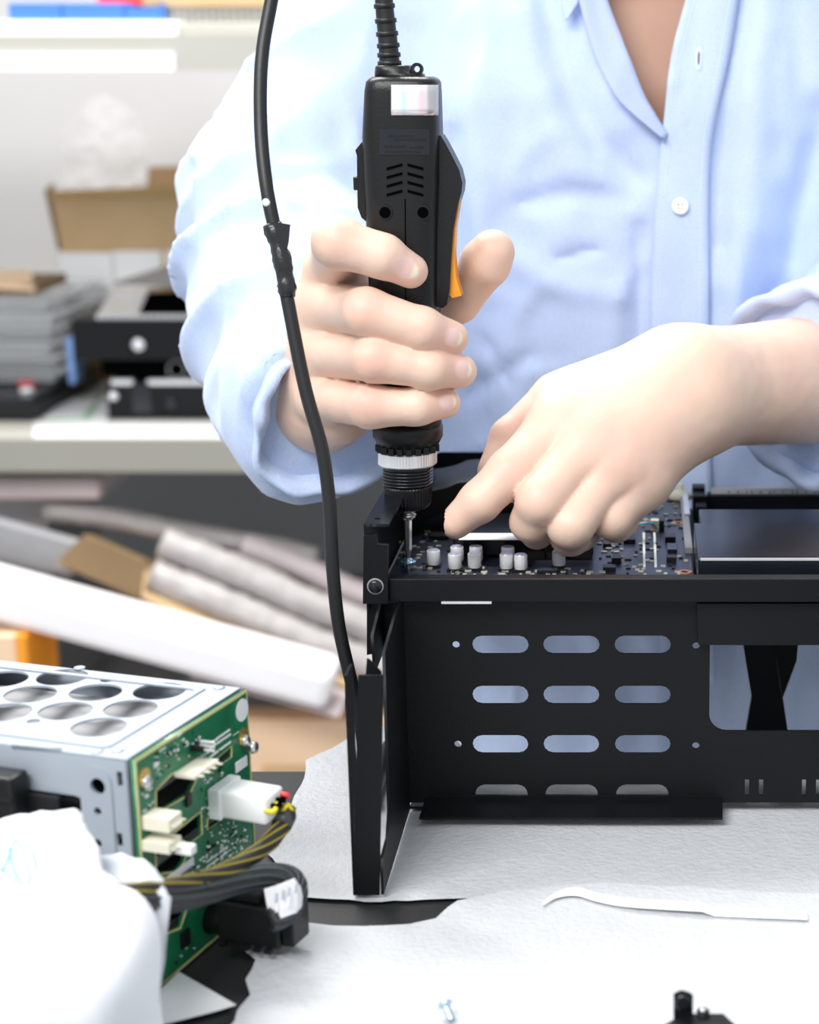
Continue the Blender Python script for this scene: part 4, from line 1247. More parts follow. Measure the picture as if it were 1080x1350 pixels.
# ================================================================== shelves and their load (background)
SH_Y = 2.2
sh = thing('metal_shelf', 'grey metal storage shelf unit against the back wall', 'shelf', (-0.4, 2.6, FLOOR_Z))
z1 = P(100, 577, Y=SH_Y).z; z1b = P(100, 622, Y=SH_Y).z
zu0, zu1, zu2, zu3 = (P(100, v, Y=SH_Y).z for v in (93, 70, 47, 28))
SX0, SX1 = -1.35, 0.75
obj('shelf_board', box(SX0, SX1, SH_Y, WALL_Y - 0.02, z1 - 0.012, z1), M_SHELF, sh)
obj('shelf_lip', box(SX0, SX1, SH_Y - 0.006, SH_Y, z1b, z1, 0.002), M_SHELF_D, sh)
obj('shelf_board', box(SX0, SX1, SH_Y, SH_Y + 0.36, zu2 - 0.012, zu2), M_SHELF, sh)
obj('shelf_lip', box(SX0, SX1, SH_Y - 0.002, SH_Y, zu0, zu2), M_SHELF, sh)
obj('lip_strip', box(SX0, P(232, 80, Y=SH_Y).x, SH_Y - 0.005, SH_Y - 0.002, zu0, zu1), M_SHELF_W, sh, label='white strip along the upper shelf lip')
LOW = -0.46
obj('shelf_board', box(SX0, SX1, SH_Y, WALL_Y - 0.02, LOW - 0.012, LOW), M_GREYP, sh)
for x in (SX0, SX1 - 0.04):
    for y in (SH_Y, WALL_Y - 0.06):
        obj('post', box(x, x + 0.04, y, y + 0.04, FLOOR_Z, 1.2), M_SHELF, sh)

# ---- upper shelf
def pthing(name, label, cat, me, m, group=None):
    c = sum((v.co for v in me.vertices), Vector()) / len(me.vertices)
    zz = min(v.co.z for v in me.vertices)
    o = obj(name, me, m, origin=(c.x, c.y, zz))
    return tag(o, label, cat, group)
def ptop(u0, u1, v0, Y, dy, zb=zu2):                    # box on the upper shelf whose top is at v0
    a, b = P(u0, v0, Y=Y), P(u1, v0, Y=Y)
    return a.x, b.x, a.z
a, b, z_ = ptop(-40, 232, 27, SH_Y + .01, .3)
pthing('white_tray', 'flat white tray lying on the upper shelf under the blue trays', 'tray', box(a, b, SH_Y + .01, SH_Y + .32, zu2, z_, .002), M_SHELF_W)
a, b, z2 = ptop(215, 420, 30, SH_Y + .02, .3)
pthing('grey_carton', 'grey flat carton on the upper shelf right of the white tray', 'carton', box(a, b, SH_Y + .02, SH_Y + .32, zu2, z2, .002), M_SHELF)
for u0, u1, lb in ((-25, 10, 'white blank box'), (12, 80, 'bright blue parts tray at the left on the upper shelf'), (83, 163, 'bright blue parts tray in the middle of the upper shelf'), (166, 212, 'darker blue parts tray next to the grey rack on the upper shelf')):
    if u0 < 0: continue
    Yt = SH_Y + .02
    a, b = P(u0, 27, Y=Yt), P(u1, 4, Y=Yt)
    t = thing('parts_tray', lb, 'tray', (a.x, Yt, z_), 'blue trays on the upper shelf')
    obj('tray_front', box(a.x, b.x, Yt, Yt + .003, z_, b.z - (0.006 if u0 > 160 else 0), .001), M_FABRIC_B, t)
    obj('tray_back', box(a.x, b.x, Yt + .18, Yt + .183, z_, b.z, .001), M_FABRIC_B, t)
    for x in (a.x, b.x - .003):
        obj('tray_side', box(x, x + .003, Yt + .003, Yt + .18, z_, b.z), M_FABRIC_B, t)
    obj('tray_floor', box(a.x + .003, b.x - .003, Yt + .003, Yt + .18, z_, z_ + .003), M_FABRIC_B, t)
Yt = SH_Y + .05
a, b = P(130, 30, Y=Yt + .2), P(190, -20, Y=Yt + .2)
pthing('red_box', 'red box standing behind the blue trays on the upper shelf', 'box', box(a.x, b.x, Yt + .2, Yt + .28, zu2, b.z, .002), M_RED)
rk = thing('wire_rack', 'grey ribbed rack on the upper shelf below the cardboard', 'rack', (P(300, 30, Y=Yt).x, Yt, z2))
a, b = P(216, 30, Y=Yt), P(420, 9, Y=Yt)
obj('rack_base', box(a.x, b.x, Yt + .004, Yt + .2, z2, b.z), M_GREYP, rk)
n = 22
for k in range(n):
    x = a.x + (b.x - a.x) * (k + .2) / n
    obj('rack_rib', box(x, x + .0055, Yt, Yt + .004, z2, b.z), M_SHELF, rk)
a, b = P(190, 8, Y=Yt), P(440, -40, Y=Yt)
pthing('cardboard_box', 'cardboard box on top of the grey rack at the top edge of the photo', 'carton', box(a.x, b.x, Yt - .005, Yt + .25, P(300, 9, Y=Yt).z, b.z, .001), M_CARD)

# ---- lower shelf: open cardboard box with a clear bag
KY = 2.62
ca = thing('cardboard_carton', 'open tan cardboard carton with white labels on the shelf behind the black boxes', 'carton', (P(190, 400, Y=KY).x, KY, z1))
x0, x1 = P(82, 330, Y=KY).x, P(330, 330, Y=KY).x
zc = P(100, 328, Y=KY).z
th = 0.005
obj('carton_front', box(x0, x1, KY, KY + th, z1, zc), M_CARD, ca)
obj('carton_back', box(x0, x1, KY + .28, KY + .28 + th, z1, zc), M_CARD, ca)
for x in (x0, x1 - th):
    obj('carton_side', box(x, x + th, KY + th, KY + .28, z1, zc), M_CARD, ca)
obj('carton_floor', box(x0, x1, KY + th, KY + .28, z1, z1 + th), M_CARD, ca)
def quad(pts, th_=0.004):
    me = pyd(pts, [range(len(pts))])
    bm = bmesh.new(); bm.from_mesh(me); bmesh.ops.solidify(bm, geom=bm.faces[:], thickness=th_); bmesh.ops.recalc_face_normals(bm, faces=bm.faces); bm.to_mesh(me); bm.free()
    return me
obj('front_flap', quad([P(82, 330, Y=KY - .001), P(330, 330, Y=KY - .001), P(330, 240, Y=KY - .02), P(70, 256, Y=KY - .02)]), M_CARD, ca)
obj('flap_edge', quad([P(68, 262, Y=KY - .026), P(330, 256, Y=KY - .026), P(330, 240, Y=KY - .026), P(68, 252, Y=KY - .026)], .003), mat('tape_brown', (0.52, 0.33, 0.12), .5), ca)
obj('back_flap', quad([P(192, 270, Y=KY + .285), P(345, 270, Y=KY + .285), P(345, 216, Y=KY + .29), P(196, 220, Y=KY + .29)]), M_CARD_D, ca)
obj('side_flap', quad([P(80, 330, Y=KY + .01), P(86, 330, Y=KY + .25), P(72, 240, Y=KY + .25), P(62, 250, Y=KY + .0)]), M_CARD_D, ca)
for (u0, u1, v0, v1) in ((86, 149, 333, 430), (151, 212, 331, 380), (221, 290, 331, 380)):
    obj('paper_label', pbox(u0, u1, v0, v1, KY - .002, .0012), M_PAPER, ca)
bc = P(140, 190, Y=KY + .13)
def f_cb(p):
    d = smin(ellip(p, (bc.x, bc.y, bc.z - .01), (.062, .06, .075)), cone(p, (bc.x + .0, bc.y, bc.z + .0), (bc.x + .002, bc.y, bc.z + .055), .045, .012), .03)
    d = smin(d, ellip(p, (bc.x - .015, bc.y, bc.z - .055), (.06, .065, .05)), .02)
    d = smax(d, -(p[:, 2] - (z1 + th + .001)), .01)
    return d + .007 * vnoise(p, 38, 1) + .004 * (1 - 2 * np.abs(vnoise(p, 55, 4)))
blob('clear_bag', f_cb, (bc.x - .11, bc.y - .1, z1 - .0), (bc.x + .11, bc.y + .11, bc.z + .12), .005, M_BAGCLEAR, 'crumpled clear plastic bag sticking out of the cardboard carton', 'bag', (bc.x, bc.y, z1 + .006))
# ---- black rack boxes
def rackbox(name, label, u0, u1, v0, v1, Y, depth, parts):
    a, b = P(u0, v1, Y=Y), P(u1, v0, Y=Y)
    t = thing(name, label, 'computer case', ((a.x + b.x) / 2, Y, a.z), 'black computer cases on the shelf')
    obj('case_body', box(a.x, b.x, Y, Y + depth, a.z, b.z, .002), M_BLACK, t)
    return t, a, b
Y3 = 2.32
zz = z1
a = P(143, 552, Y=Y3); b = P(350, 505, Y=Y3)
t3 = thing('rack_case', 'slim black computer case at the bottom of the stack on the shelf', 'computer case', ((a.x + b.x) / 2, Y3, z1), 'black computer cases on the shelf')
obj('case_body', box(a.x, b.x, Y3, Y3 + .28, z1, b.z, .002), M_BLACK, t3)
for u0, u1 in ((147, 175), (195, 300)):
    q, r_ = P(u0, 507, Y=Y3), P(u1, 500, Y=Y3)
    obj('silver_edge', box(q.x, r_.x, Y3 - .002, Y3 + .01, b.z - .002, b.z + .004), M_KNURL, t3)
q = P(150, 522, Y=Y3 - .001)
obj('screw', lathe([(.0065, 0), (.006, .003), (.003, .005)], q, (0, -1, 0), 18), M_KNURL, t3, True)
obj('latch', pbox(176, 198, 506, 545, Y3 - .002, .003), M_BLACK_GLOSS, t3)
q = P(226, 533, Y=Y3 - .001)
obj('lock', lathe([(.008, 0), (.008, .002), (.005, .003)], q, (0, -1, 0), 18), M_BLACK_GLOSS, t3, True)
zb3 = b.z
a = P(134, 500, Y=Y3 + .02); b2 = P(350, 472, Y=Y3 + .02)
t4 = thing('rack_case', 'low black spacer case between the two larger cases on the shelf', 'computer case', ((a.x + b2.x) / 2, Y3 + .02, zb3 + .001), 'black computer cases on the shelf')
zb4 = b2.z
obj('case_body', box(a.x, b2.x, Y3 + .02, Y3 + .28, zb3 + .004, zb4, .002), M_PLAST_D, t4)
q = P(233, 487, Y=Y3 + .019)
obj('ring', plate(circ(q.x, q.z, .012, 22), [circ(q.x, q.z, .010, 20)], .002, (0, Y3 + .019, 0)), M_GREYP, t4)
a = P(97, 473, Y=Y3); b5 = P(350, 421, Y=Y3)
t5 = thing('rack_case', 'tall black computer case with toothed front edge on top of the stack', 'computer case', ((a.x + b5.x) / 2, Y3, zb4), 'black computer cases on the shelf')
obj('case_body', box(a.x, b5.x, Y3, Y3 + .28, zb4 + .0005, b5.z, .002), M_BLACK, t5)
zt = b5.z
q = P(183, 454, Y=Y3 - .001)
obj('screw', lathe([(.0085, 0), (.008, .004), (.004, .006)], q, (0, -1, 0), 20), M_KNURL, t5, True)
p0, p1 = P(126, 421, z=zt), P(350, 421, z=zt)
for k in range(26):
    x = p0.x + k * .0088
    obj('vent_tooth', box(x, x + .006, Y3 + .004, Y3 + .012, zt, zt + .005), M_KNURL, t5)
obj('grey_top', quad([P(128, 414, z=zt + .002), P(182, 414, z=zt + .002), P(200, 372, z=zt + .002), P(160, 368, z=zt + .002)], .002), M_KNURL, t5)
obj('top_ridge', quad([P(184, 412, z=zt + .002), P(350, 412, z=zt + .002), P(350, 383, z=zt + .002), P(196, 385, z=zt + .002)], .002), M_PLAST_D, t5)
q0, q1 = P(152, 372, Y=Y3 + .27), P(350, 345, Y=Y3 + .27)
obj('raised_lid', quad([P(150, 372, Y=Y3 + .20), P(350, 378, Y=Y3 + .12), P(350, 338, Y=Y3 + .25), P(215, 352, Y=Y3 + .25)], .004), M_GREYP, t5)
# ---- left pile: black flat device, papers, clear trays, wooden rack
bz0 = z1 + .003
A1, B1 = P(44, 553, z=bz0), P(133, 505, z=bz0)
ex = (B1 - A1); nx = Vector((-ex.y, ex.x, 0)).normalized() * 0.26
dv = thing('flat_device', 'flat black device with a red button at the left end of the shelf', 'device', (A1.x - .05, A1.y + .1, bz0))
obj('device_body', obox(A1, ex, nx, (0, 0, .024), .002), M_PLAST, dv)
obj('device_lip', obox(A1 + Vector((0, 0, .0242)), ex, nx, (0, 0, .004), .001), M_BLACK_GLOSS, dv)
for (u, v, m, s) in ((36, 508, M_RED, .012), (36, 517, M_WHITE, .009), (82, 494, M_GREYP, .008)):
    q = P(u, v, z=bz0 + .0283)
    obj('button', lathe([(s, 0), (s, .004), (s * .7, .006)], q, (0, 0, 1), 18), m, dv, True)
for k, (pts, m, lb) in enumerate((([(50, 565), (140, 560), (148, 505), (105, 505)], M_PAPER, 'white paper sheet under the black cases at the shelf edge'),
                              ([(60, 556), (118, 552), (140, 512), (112, 508)], M_GREEN, 'green printed sheet on the white paper at the shelf edge'),
                              ([(56, 552), (108, 550), (140, 508), (108, 505)], M_LABEL, 'pale blue-white booklet beside the flat black device'))):
    zq = z1 + .0006 + .0008 * k
    o = obj('paper_sheet', quad([P(u, v, z=zq) for u, v in pts], .0006), m, origin=P(90, 540, z=zq))
    tag(o, lb, 'paper')
pw = [P(44, 577, z=z1 + .0003), P(330, 577, z=z1 + .0003), P(330, 556, z=z1 + .0003), P(44, 556, z=z1 + .0003)]
o = obj('shelf_paper', quad(pw, .0003), M_PAPER, origin=P(200, 570, z=z1)); tag(o, 'white lining paper along the front of the lower shelf', 'paper')
for k in range(8):
    q = P(random.uniform(150, 320), random.uniform(560, 574), z=z1 + .0008)
pz_ = z1
nx_ = 0
for k in range(6):
    z0 = z1 + .036 + k * .019
    Yc = 2.372 + .008 * (k % 2)
    xL, xR = -1.15, P(80 + 4 * math.sin(k * 2.1), 450, Y=Yc).x
    t = thing('clear_tray', 'clear plastic tray, number %s from the top of the pile at the left' % ['six', 'five', 'four', 'three', 'two', 'one'][k], 'tray', ((xL + xR) / 2, Yc + .1, z0), 'clear trays piled at the left of the shelf')
    t['label'] = ['clear plastic tray at the bottom of the pile on the left shelf end', 'clear plastic tray just above the lowest of the pile', 'clear plastic tray in the lower middle of the pile', 'clear plastic tray in the upper middle of the pile',
                  'clear plastic tray second from the top of the pile', 'topmost clear plastic tray of the pile under the wooden rack'][k]
    obj('tray_rim', plate([(xL, Yc), (xR, Yc), (xR, Yc + .22), (xL, Yc + .22)], [[(xL + .01, Yc + .01), (xR - .01, Yc + .01), (xR - .01, Yc + .21), (xL + .01, Yc + .21)]], .002, (0, 0, z0 + .017), (1, 0, 0), (0, 1, 0)), M_CLEARTRAY, t)
    obj('tray_bowl', loft([[Vector((x, y, z)) for x, y in ((xL + e_, Yc + e_), (xR - e_, Yc + e_), (xR - e_, Yc + .22 - e_), (xL + e_, Yc + .22 - e_))] for z, e_ in ((z0, .022), (z0 + .016, .012))], False), M_CLEARTRAY, t)
    obj('tray_floor', box(xL + .022, xR - .022, Yc + .022, Yc + .198, z0, z0 + .001), M_CLEARTRAY, t)
bs = thing('blue_block', 'pale blue plastic block beside the clear trays behind the cases', 'block', (P(90, 460, Y=2.4).x, 2.42, z1 + .032))
a, b = P(87, 471, Y=2.40), P(96, 450, Y=2.40)
obj('block_body', box(a.x, b.x, 2.40, 2.44, z1 + .032, b.z, .003), M_BLUEP, bs)
obj('block_lid', box(a.x - .001, b.x + .001, 2.399, 2.441, b.z, b.z + .004, .001), M_BLUEP, bs)
zt_ = z1 + .036 + 6 * .019 + .0005
wr = thing('wooden_rack', 'small wooden rack with dark slots on the clear trays at the left edge', 'rack', (P(15, 390, Y=2.55).x, 2.55, zt_))
a, b = P(-60, 397, Y=2.54), P(46, 356, Y=2.54)
obj('rack_board', quad([P(-60, 372, Y=2.40), P(46, 378, Y=2.40), P(40, 356, Y=2.56), P(-60, 356, Y=2.56)], .006), M_CARD_P, wr)
for k in range(5):
    u = -30 + k * 16
    q, r_ = P(u, 400, Y=2.405), P(u + 9, 376, Y=2.405)
    obj('rack_leg', box(q.x, r_.x, 2.405, 2.55, zt_, r_.z), M_CARD_D, wr)

# ---- under the shelf: long packaging lying on the low board
def plank(name, label, cat, near, far, z0, hgt, wid, m, group=None, bevel=.004):
    """long slab on height z0 between two pixels of its front top edge line"""
    a, b = P(*near, z=z0), P(*far, z=z0)
    ex = b - a
    nrm = Vector((ex.y, -ex.x, 0)).normalized()
    if nrm.y < 0: nrm = -nrm
    me = obox(a, ex, nrm * wid, (0, 0, hgt), bevel)
    o = obj(name, me, m, origin=(a + b) / 2)
    return tag(o, label, cat, group)
LZ = LOW
def slope(name, label, cat, p0, p1, Y, dy, t, m, bevel=.003):
    """long board tilted in the picture plane: p0, p1 = pixels of its lower front edge"""
    a, b = P(*p0, Y=Y), P(*p1, Y=Y)
    ex = b - a
    up = Vector((-ex.z, 0, ex.x)).normalized()
    if up.z < 0: up = -up
    return tag(obj(name, obox(a, ex, (0, dy, 0), up * t, bevel), m, origin=(a + b) / 2), label, cat)
slope('foam_board', 'long thick white foam board leaning diagonally in front of the low shelf', 'foam board', (428, 940), (-90, 800), 2.03, .075, .050, M_WFOAM, .012)
slope('foam_board', 'pinkish foam strip under the right end of the white foam board', 'foam board', (447, 946), (250, 893), 2.035, .09, .0008, M_PINK, 0)
slope('cardboard_sheet', 'long brown cardboard plank lying behind the white foam board', 'cardboard', (475, 918), (75, 744), 2.125, .13, .007, M_CARD)
def roll(name, label, cat, pts, r, m, group=None, jit=0.05, flat=1.0):
    me = tube(catmull(pts, 6), r, 18, True, flat, jit)
    o = obj(name, me, m, origin=pts[len(pts) // 2], smooth=True)
    return tag(o, label, cat, group)
RG = 'plastic wrap rolls under the shelf'
RY = 2.175
n0, f0 = P(505, 902, Y=RY), P(196, 772, Y=RY)
rd = (f0 - n0).normalized(); ru = Vector((-rd.z, 0, rd.x)).normalized()
if ru.z < 0: ru = -ru
def rollpts(dy, up, t0=0.0, t1=1.0):
    L_ = (f0 - n0).length
    return [n0 + rd * L_ * (t0 + (t1 - t0) * k / 5) + Vector((0, dy, 0)) + ru * up + Vector((0, 0, .002 * math.sin(k * 2.3))) for k in range(6)]
roll('wrap_roll', 'front translucent wrap roll lying on the brown cardboard plank', 'wrap roll', rollpts(-.012, .018), .022, M_BUBBLE, RG, .10)
roll('wrap_roll', 'upper front translucent wrap roll with crumpled end in the bundle', 'wrap roll', rollpts(.014, .055, 0, 1.02), .021, M_BUBBLE, RG, .10)
roll('wrap_roll', 'rear translucent wrap roll behind the front roll of the bundle', 'wrap roll', rollpts(.042, .018, 0, .98), .022, M_BUBBLE, RG)
roll('foam_roll', 'pink foam roll on top of the translucent wrap rolls', 'foam roll', rollpts(.058, .080, -.05, .74), .016, M_PINK, RG)
roll('bubble_wrap', 'long sagging strip of bubble wrap above the wrap rolls', 'bubble wrap', [P(62, 672, Y=2.27), P(140, 682, Y=2.27), P(220, 698, Y=2.27), P(300, 712, Y=2.27), P(360, 722, Y=2.27), P(418, 736, Y=2.27)], .017, M_BUBBLE, None, .10, .8)
a = P(-60, 660, Y=2.24); b = P(130, 630, Y=2.24)
pthing('foam_slab', 'beige-grey foam slab on the top of the packaging at the left', 'foam slab', box(a.x, b.x, 2.24, 2.50, a.z, b.z, .006), M_PINK)
slope('grey_board', 'grey plastic board above the white foam board at the left', 'board', (95, 762), (-90, 712), 2.14, .02, .045, M_GREYP)
a = P(70, 735, Y=2.80)
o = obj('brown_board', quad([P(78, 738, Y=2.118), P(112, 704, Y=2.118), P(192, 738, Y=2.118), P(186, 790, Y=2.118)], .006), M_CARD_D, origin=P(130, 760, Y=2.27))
tag(o, 'dark brown cardboard flap standing between the wrap rolls and foam board', 'cardboard')
obx = thing('orange_box', 'orange-brown box at the left edge below the white foam board', 'box', (P(0, 860, Y=2.02).x, 2.08, FLOOR_Z))
a, b = P(-110, 870, Y=2.02), P(33, 838, Y=2.02)
obj('box_body', box(a.x, b.x - .012, 2.02, 2.13, FLOOR_Z, b.z, .002), M_CARD_P, obx)
obj('box_edge', box(b.x - .012, b.x, 2.02, 2.13, FLOOR_Z, b.z, .001), M_ORANGE, obx)
# support stack that carries the upper packaging
a, b = P(-80, 700, Y=2.72), P(70, 664, Y=2.72)
pthing('dark_carton', 'dark carton under the beige foam slab at the left', 'carton', box(-1.2, P(64, 700, Y=2.32).x, 2.32, 2.55, LOW + .0005, P(0, 660, Y=2.24).z - .0005, .003), M_GREYP)
# flattened carton standing on the floor in front of the low shelf
cz = P(400, 949, Y=2.14).z
bx = thing('floor_carton', 'pale tan cardboard carton standing on the floor beyond the table edge', 'carton', (-0.45, 2.16, FLOOR_Z))
obj('carton_body', box(-0.80, -0.10, 2.14, 2.185, FLOOR_Z, cz - .003, .002), M_CARD_P, bx)
obj('carton_flap', box(-0.80, -0.10, 2.138, 2.187, cz - .003, cz, .001), M_CARD_P, bx)
obj('carton_tape', box(-0.47, -0.41, 2.1375, 2.14, FLOOR_Z, cz - .06), M_CARD, bx)

# ================================================================== the person
def A3(u, v, Y): return np.array(P(u, v, Y=Y), np.float32)
SKIN = np.array((0.80, 0.575, 0.455)); KNUC = np.array((0.80, 0.44, 0.36)); NAIL = np.array((0.86, 0.60, 0.54)); NAILT = np.array((0.88, 0.82, 0.62))
def hand_sdf(spec):
    """spec: palm cones, finger joint chains with radii; returns an sdf"""
    def f(p):
        palm = None
        for a, b, ra, rb in spec['palm']:
            d = cone(p, a, b, ra, rb)
            palm = d if palm is None else smin(palm, d, spec.get('kp', .012))
        res = None
        for ch_ in spec['fingers']:
            fd = None
            pts, rs = ch_['p'], ch_['r']
            for i in range(len(pts) - 1):
                d = cone(p, pts[i], pts[i + 1], rs[i], rs[i + 1])
                fd = d if fd is None else smin(fd, d, .0035)
            if 'nail' in ch_:
                c, dr_, nr_ = ch_['nail']
                x = dr_ / np.linalg.norm(dr_); z = nr_ - x * (nr_ @ x); z = z / np.linalg.norm(z); y = np.cross(z, x)
                R = np.stack([x, y, z], 1)
                fd = smin(fd, ellip(p, c, ch_.get('ns', (.0068, .0054, .0022)), R), .0008)
            for q in ch_['p'][1:-1]:
                pass
            d = smin(fd, palm, ch_.get('k', .009))
            res = d if res is None else smin(res, d, .0007)
        return res + vnoise(p, 160, 2) * .00018
    return f
def hand_tint(V, spec):
    col = np.tile(SKIN, (len(V), 1))
    col = col * (1 + 0.05 * vnoise(V.astype(np.float32), 60, 9)[:, None] * np.array((0.3, 1, 1)))
    for c, r, s in spec['red']:
        w_ = s * np.exp(-(np.linalg.norm(V - c, axis=1) / r) ** 2)
        col = col * (1 - w_[:, None]) + KNUC * w_[:, None]
    for ch_ in spec['fingers']:
        if 'nail' not in ch_: continue
        c, dr_, nr_ = ch_['nail']
        x = dr_ / np.linalg.norm(dr_); z = nr_ - x * (nr_ @ x); z = z / np.linalg.norm(z); y = np.cross(z, x)
        q = (V - c) @ np.stack([x, y, z], 1)
        ns = ch_.get('ns', (.0068, .0054, .0022))
        e = np.sqrt((q[:, 0] / ns[0]) ** 2 + (q[:, 1] / ns[1]) ** 2)
        w_ = np.clip((1.05 - e) / .2, 0, 1) * (q[:, 2] > -0.0005)
        col = col * (1 - w_[:, None]) + NAIL * w_[:, None]
        w2 = w_ * np.clip((q[:, 0] / ns[0] - .5) / .15, 0, 1)
        col = col * (1 - w2[:, None]) + NAILT * w2[:, None]
    return col
# ---- right hand (left in the photo) round the screwdriver
def fing(pts, rs, nail=None, **kw):
    d = {'p': [A3(*q) for q in pts], 'r': rs}
    d.update(kw)
    if nail is not None:
        t_ = d['p'][-1] - d['p'][-2]
        c = A3(*nail[0])
        d['nail'] = (c, t_, np.array(nail[1], np.float32))
    return d
H1 = {'kp': .014}
W1 = A3(420, 524, .998)
mc = [(440, 352, .957), (430, 404, .957), (424, 464, .958), (424, 522, .960)]
H1['palm'] = [(W1, A3(*mc[0]), .021, .0125), (W1, A3(*mc[1]), .021, .0130), (W1, A3(*mc[2]), .021, .0125), (W1, A3(*mc[3]), .021, .0120), (A3(446, 368, .962), A3(478, 400, .972), .0125, .014),
              (A3(450, 520, .985), A3(485, 430, .983), .016, .016), (A3(430, 545, .985), A3(452, 552, .965), .018, .0130), (W1, A3(385, 445, 1.18), .0225, .036)]
H1['fingers'] = [
    fing([mc[0], (446, 320, .908), (505, 338, .9065), (541, 357, .9125)], [.0125, .0128, .0108, .0088], ((531, 351, .9045), (-.15, -1, .25)), ns=(.0080, .0056, .0024)),
    fing([mc[1], (484, 411, .9060), (556, 433, .9065), (594, 446, .917)], [.0135, .0118, .0106, .0092], ((595, 444, .9085), (.45, -1, .15)), ns=(.0060, .0052, .0022)),
    fing([mc[2], (494, 473, .9055), (567, 486, .9075), (606, 489, .920)], [.0130, .0116, .0102, .0088], ((608, 487, .9120), (.6, -1, .1)), ns=(.0058, .0050, .0022)),
    fing([mc[3], (488, 536, .9080), (550, 536, .9090), (587, 531, .919)], [.0125, .0108, .0094, .0080], ((589, 530, .9115), (.6, -1, .1)), ns=(.0054, .0044, .0020)),
    fing([(470, 470, .988), (540, 420, .985), (604, 398, .974), (641, 346, .962)], [.017, .014, .0112, .0128], None, k=.012)]
H1['fingers'][4]['p'].append(A3(650, 332, .960)); H1['fingers'][4]['r'].append(.0115)
H1['red'] = [(A3(478, 405, .895), .010, .55), (A3(494, 472, .894), .009, .7), (A3(487, 536, .897), .009, .6), (A3(450, 312, .896), .010, .35), (A3(548, 432, .896), .008, .4),
             (A3(595, 446, .905), .009, .5), (A3(607, 489, .908), .009, .5), (A3(588, 531, .907), .009, .5), (A3(545, 358, .902), .010, .5), (A3(655, 322, .952), .012, .35)]
# ---- left hand (right in the photo) reaching over the board
H2 = {'kp': .018}
W2 = A3(900, 520, .985)
m2 = [(742, 556, .955), (775, 588, .944), (812, 612, .944), (845, 632, .952)]
EL2 = A3(1190, 500, 1.13)
H2['palm'] = [(W2, A3(*m2[0]), .0265, .0165), (W2, A3(*m2[1]), .0265, .0170), (W2, A3(*m2[2]), .0265, .0165), (A3(890, 545, .985), A3(*m2[3]), .022, .0150),
              (A3(880, 505, .990), A3(770, 525, .975), .023, .0165), (W2, EL2, .0285, .038), (A3(905, 500, .99), A3(1190, 480, 1.14), .022, .036)]
H2['fingers'] = [
    fing([m2[0], (672, 624, .925), (632, 662, .918), (601, 689, .919)], [.0150, .0122, .0106, .0086], None, k=.012),
    fing([m2[1], (712, 660, .914), (700, 688, .921), (708, 702, .938)], [.0150, .0122, .0105, .0092], None, k=.012),
    fing([m2[2], (752, 692, .915), (752, 706, .928), (765, 706, .944)], [.0145, .0120, .0105, .0092], None, k=.012),
    fing([m2[3], (806, 682, .930), (812, 690, .945), (822, 688, .955)], [.0135, .0110, .0098, .0086], None, k=.012),
    fing([(840, 515, .985), (735, 530, .985), (676, 580, .975), (655, 622, .962)], [.019, .0150, .0125, .0105], None, k=.014)]
H2['red'] = [(A3(672, 618, .910), .011, .4), (A3(760, 556, .935), .014, .35), (A3(812, 602, .930), .012, .4), (A3(715, 655, .90), .011, .3), (A3(600, 688, .912), .010, .4), (A3(840, 628, .935), .012, .3), (A3(690, 555, .965), .015, .5)]
# ---- torso, neck, head, arms under the cloth (coarse)
CX, CY = 0.03, 1.285
ZK = np.array([-.45, -.15, .05, .22, .36, .44, .50]); AK = np.array([.195, .185, .180, .190, .200, .180, .10]); BK = np.array([.125, .128, .126, .124, .118, .095, .06])
SHL, SHR = np.array((-0.150, 1.285, .425), np.float32), np.array((.225, 1.285, .425), np.float32)
def torso(p, grow):
    a = np.interp(p[:, 2], ZK, AK) + grow; b = np.interp(p[:, 2], ZK, BK) + grow
    x, y = np.abs(p[:, 0] - CX) / a, np.abs(p[:, 1] - CY) / b
    k = (x ** 2.5 + y ** 2.5) ** (1 / 2.5)
    d = (k - 1) * np.minimum(a, b)
    return smax(smax(d, p[:, 2] - (.455 + grow), .03), -(p[:, 2] + .42), .02)
EL1 = A3(372, 375, 1.165)
def f_body(p):
    d = torso(p, -.012)
    d = smin(d, cone(p, (CX, 1.30, .42), (CX, 1.285, .56), .062, .055), .04)
    for S in (SHL, SHR):
        d = smin(d, cone(p, (CX, 1.29, .44), S, .05, .055), .03)
    d = smin(d, cone(p, SHL, EL1, .052, .042), .03)
    d = smin(d, cone(p, EL1, A3(385, 445, 1.18), .042, .036), .02)
    d = smin(d, cone(p, SHR, EL2, .052, .042), .03)
    hd = ellip(p, (CX, 1.26, .665), (.075, .095, .115))
    hd = smin(hd, ellip(p, (CX, 1.225, .60), (.055, .06, .05)), .03)
    hd = smin(hd, cone(p, (CX, 1.165, .675), (CX, 1.145, .635), .008, .013), .012)
    for s in (-1, 1):
        hd = smin(hd, ellip(p, (CX + s * .076, 1.27, .655), (.010, .020, .032)), .008)
        hd = smax(hd, -ellip(p, (CX + s * .032, 1.158, .672), (.018, .012, .010)), .01)
        hd = smin(hd, ellip(p, (CX + s * .032, 1.176, .672), (.013, .012, .012)), .004)
    hd = smin(hd, ellip(p, (CX, 1.166, .603), (.024, .010, .006)), .006)
    d = smin(d, hd, .02)
    for s in (-1, 1):
        d = smin(d, cone(p, (CX + s * .09, 1.29, -.36), (CX + s * .11, 1.28, -.77), .07, .045), .03)
    return d
pieces = []
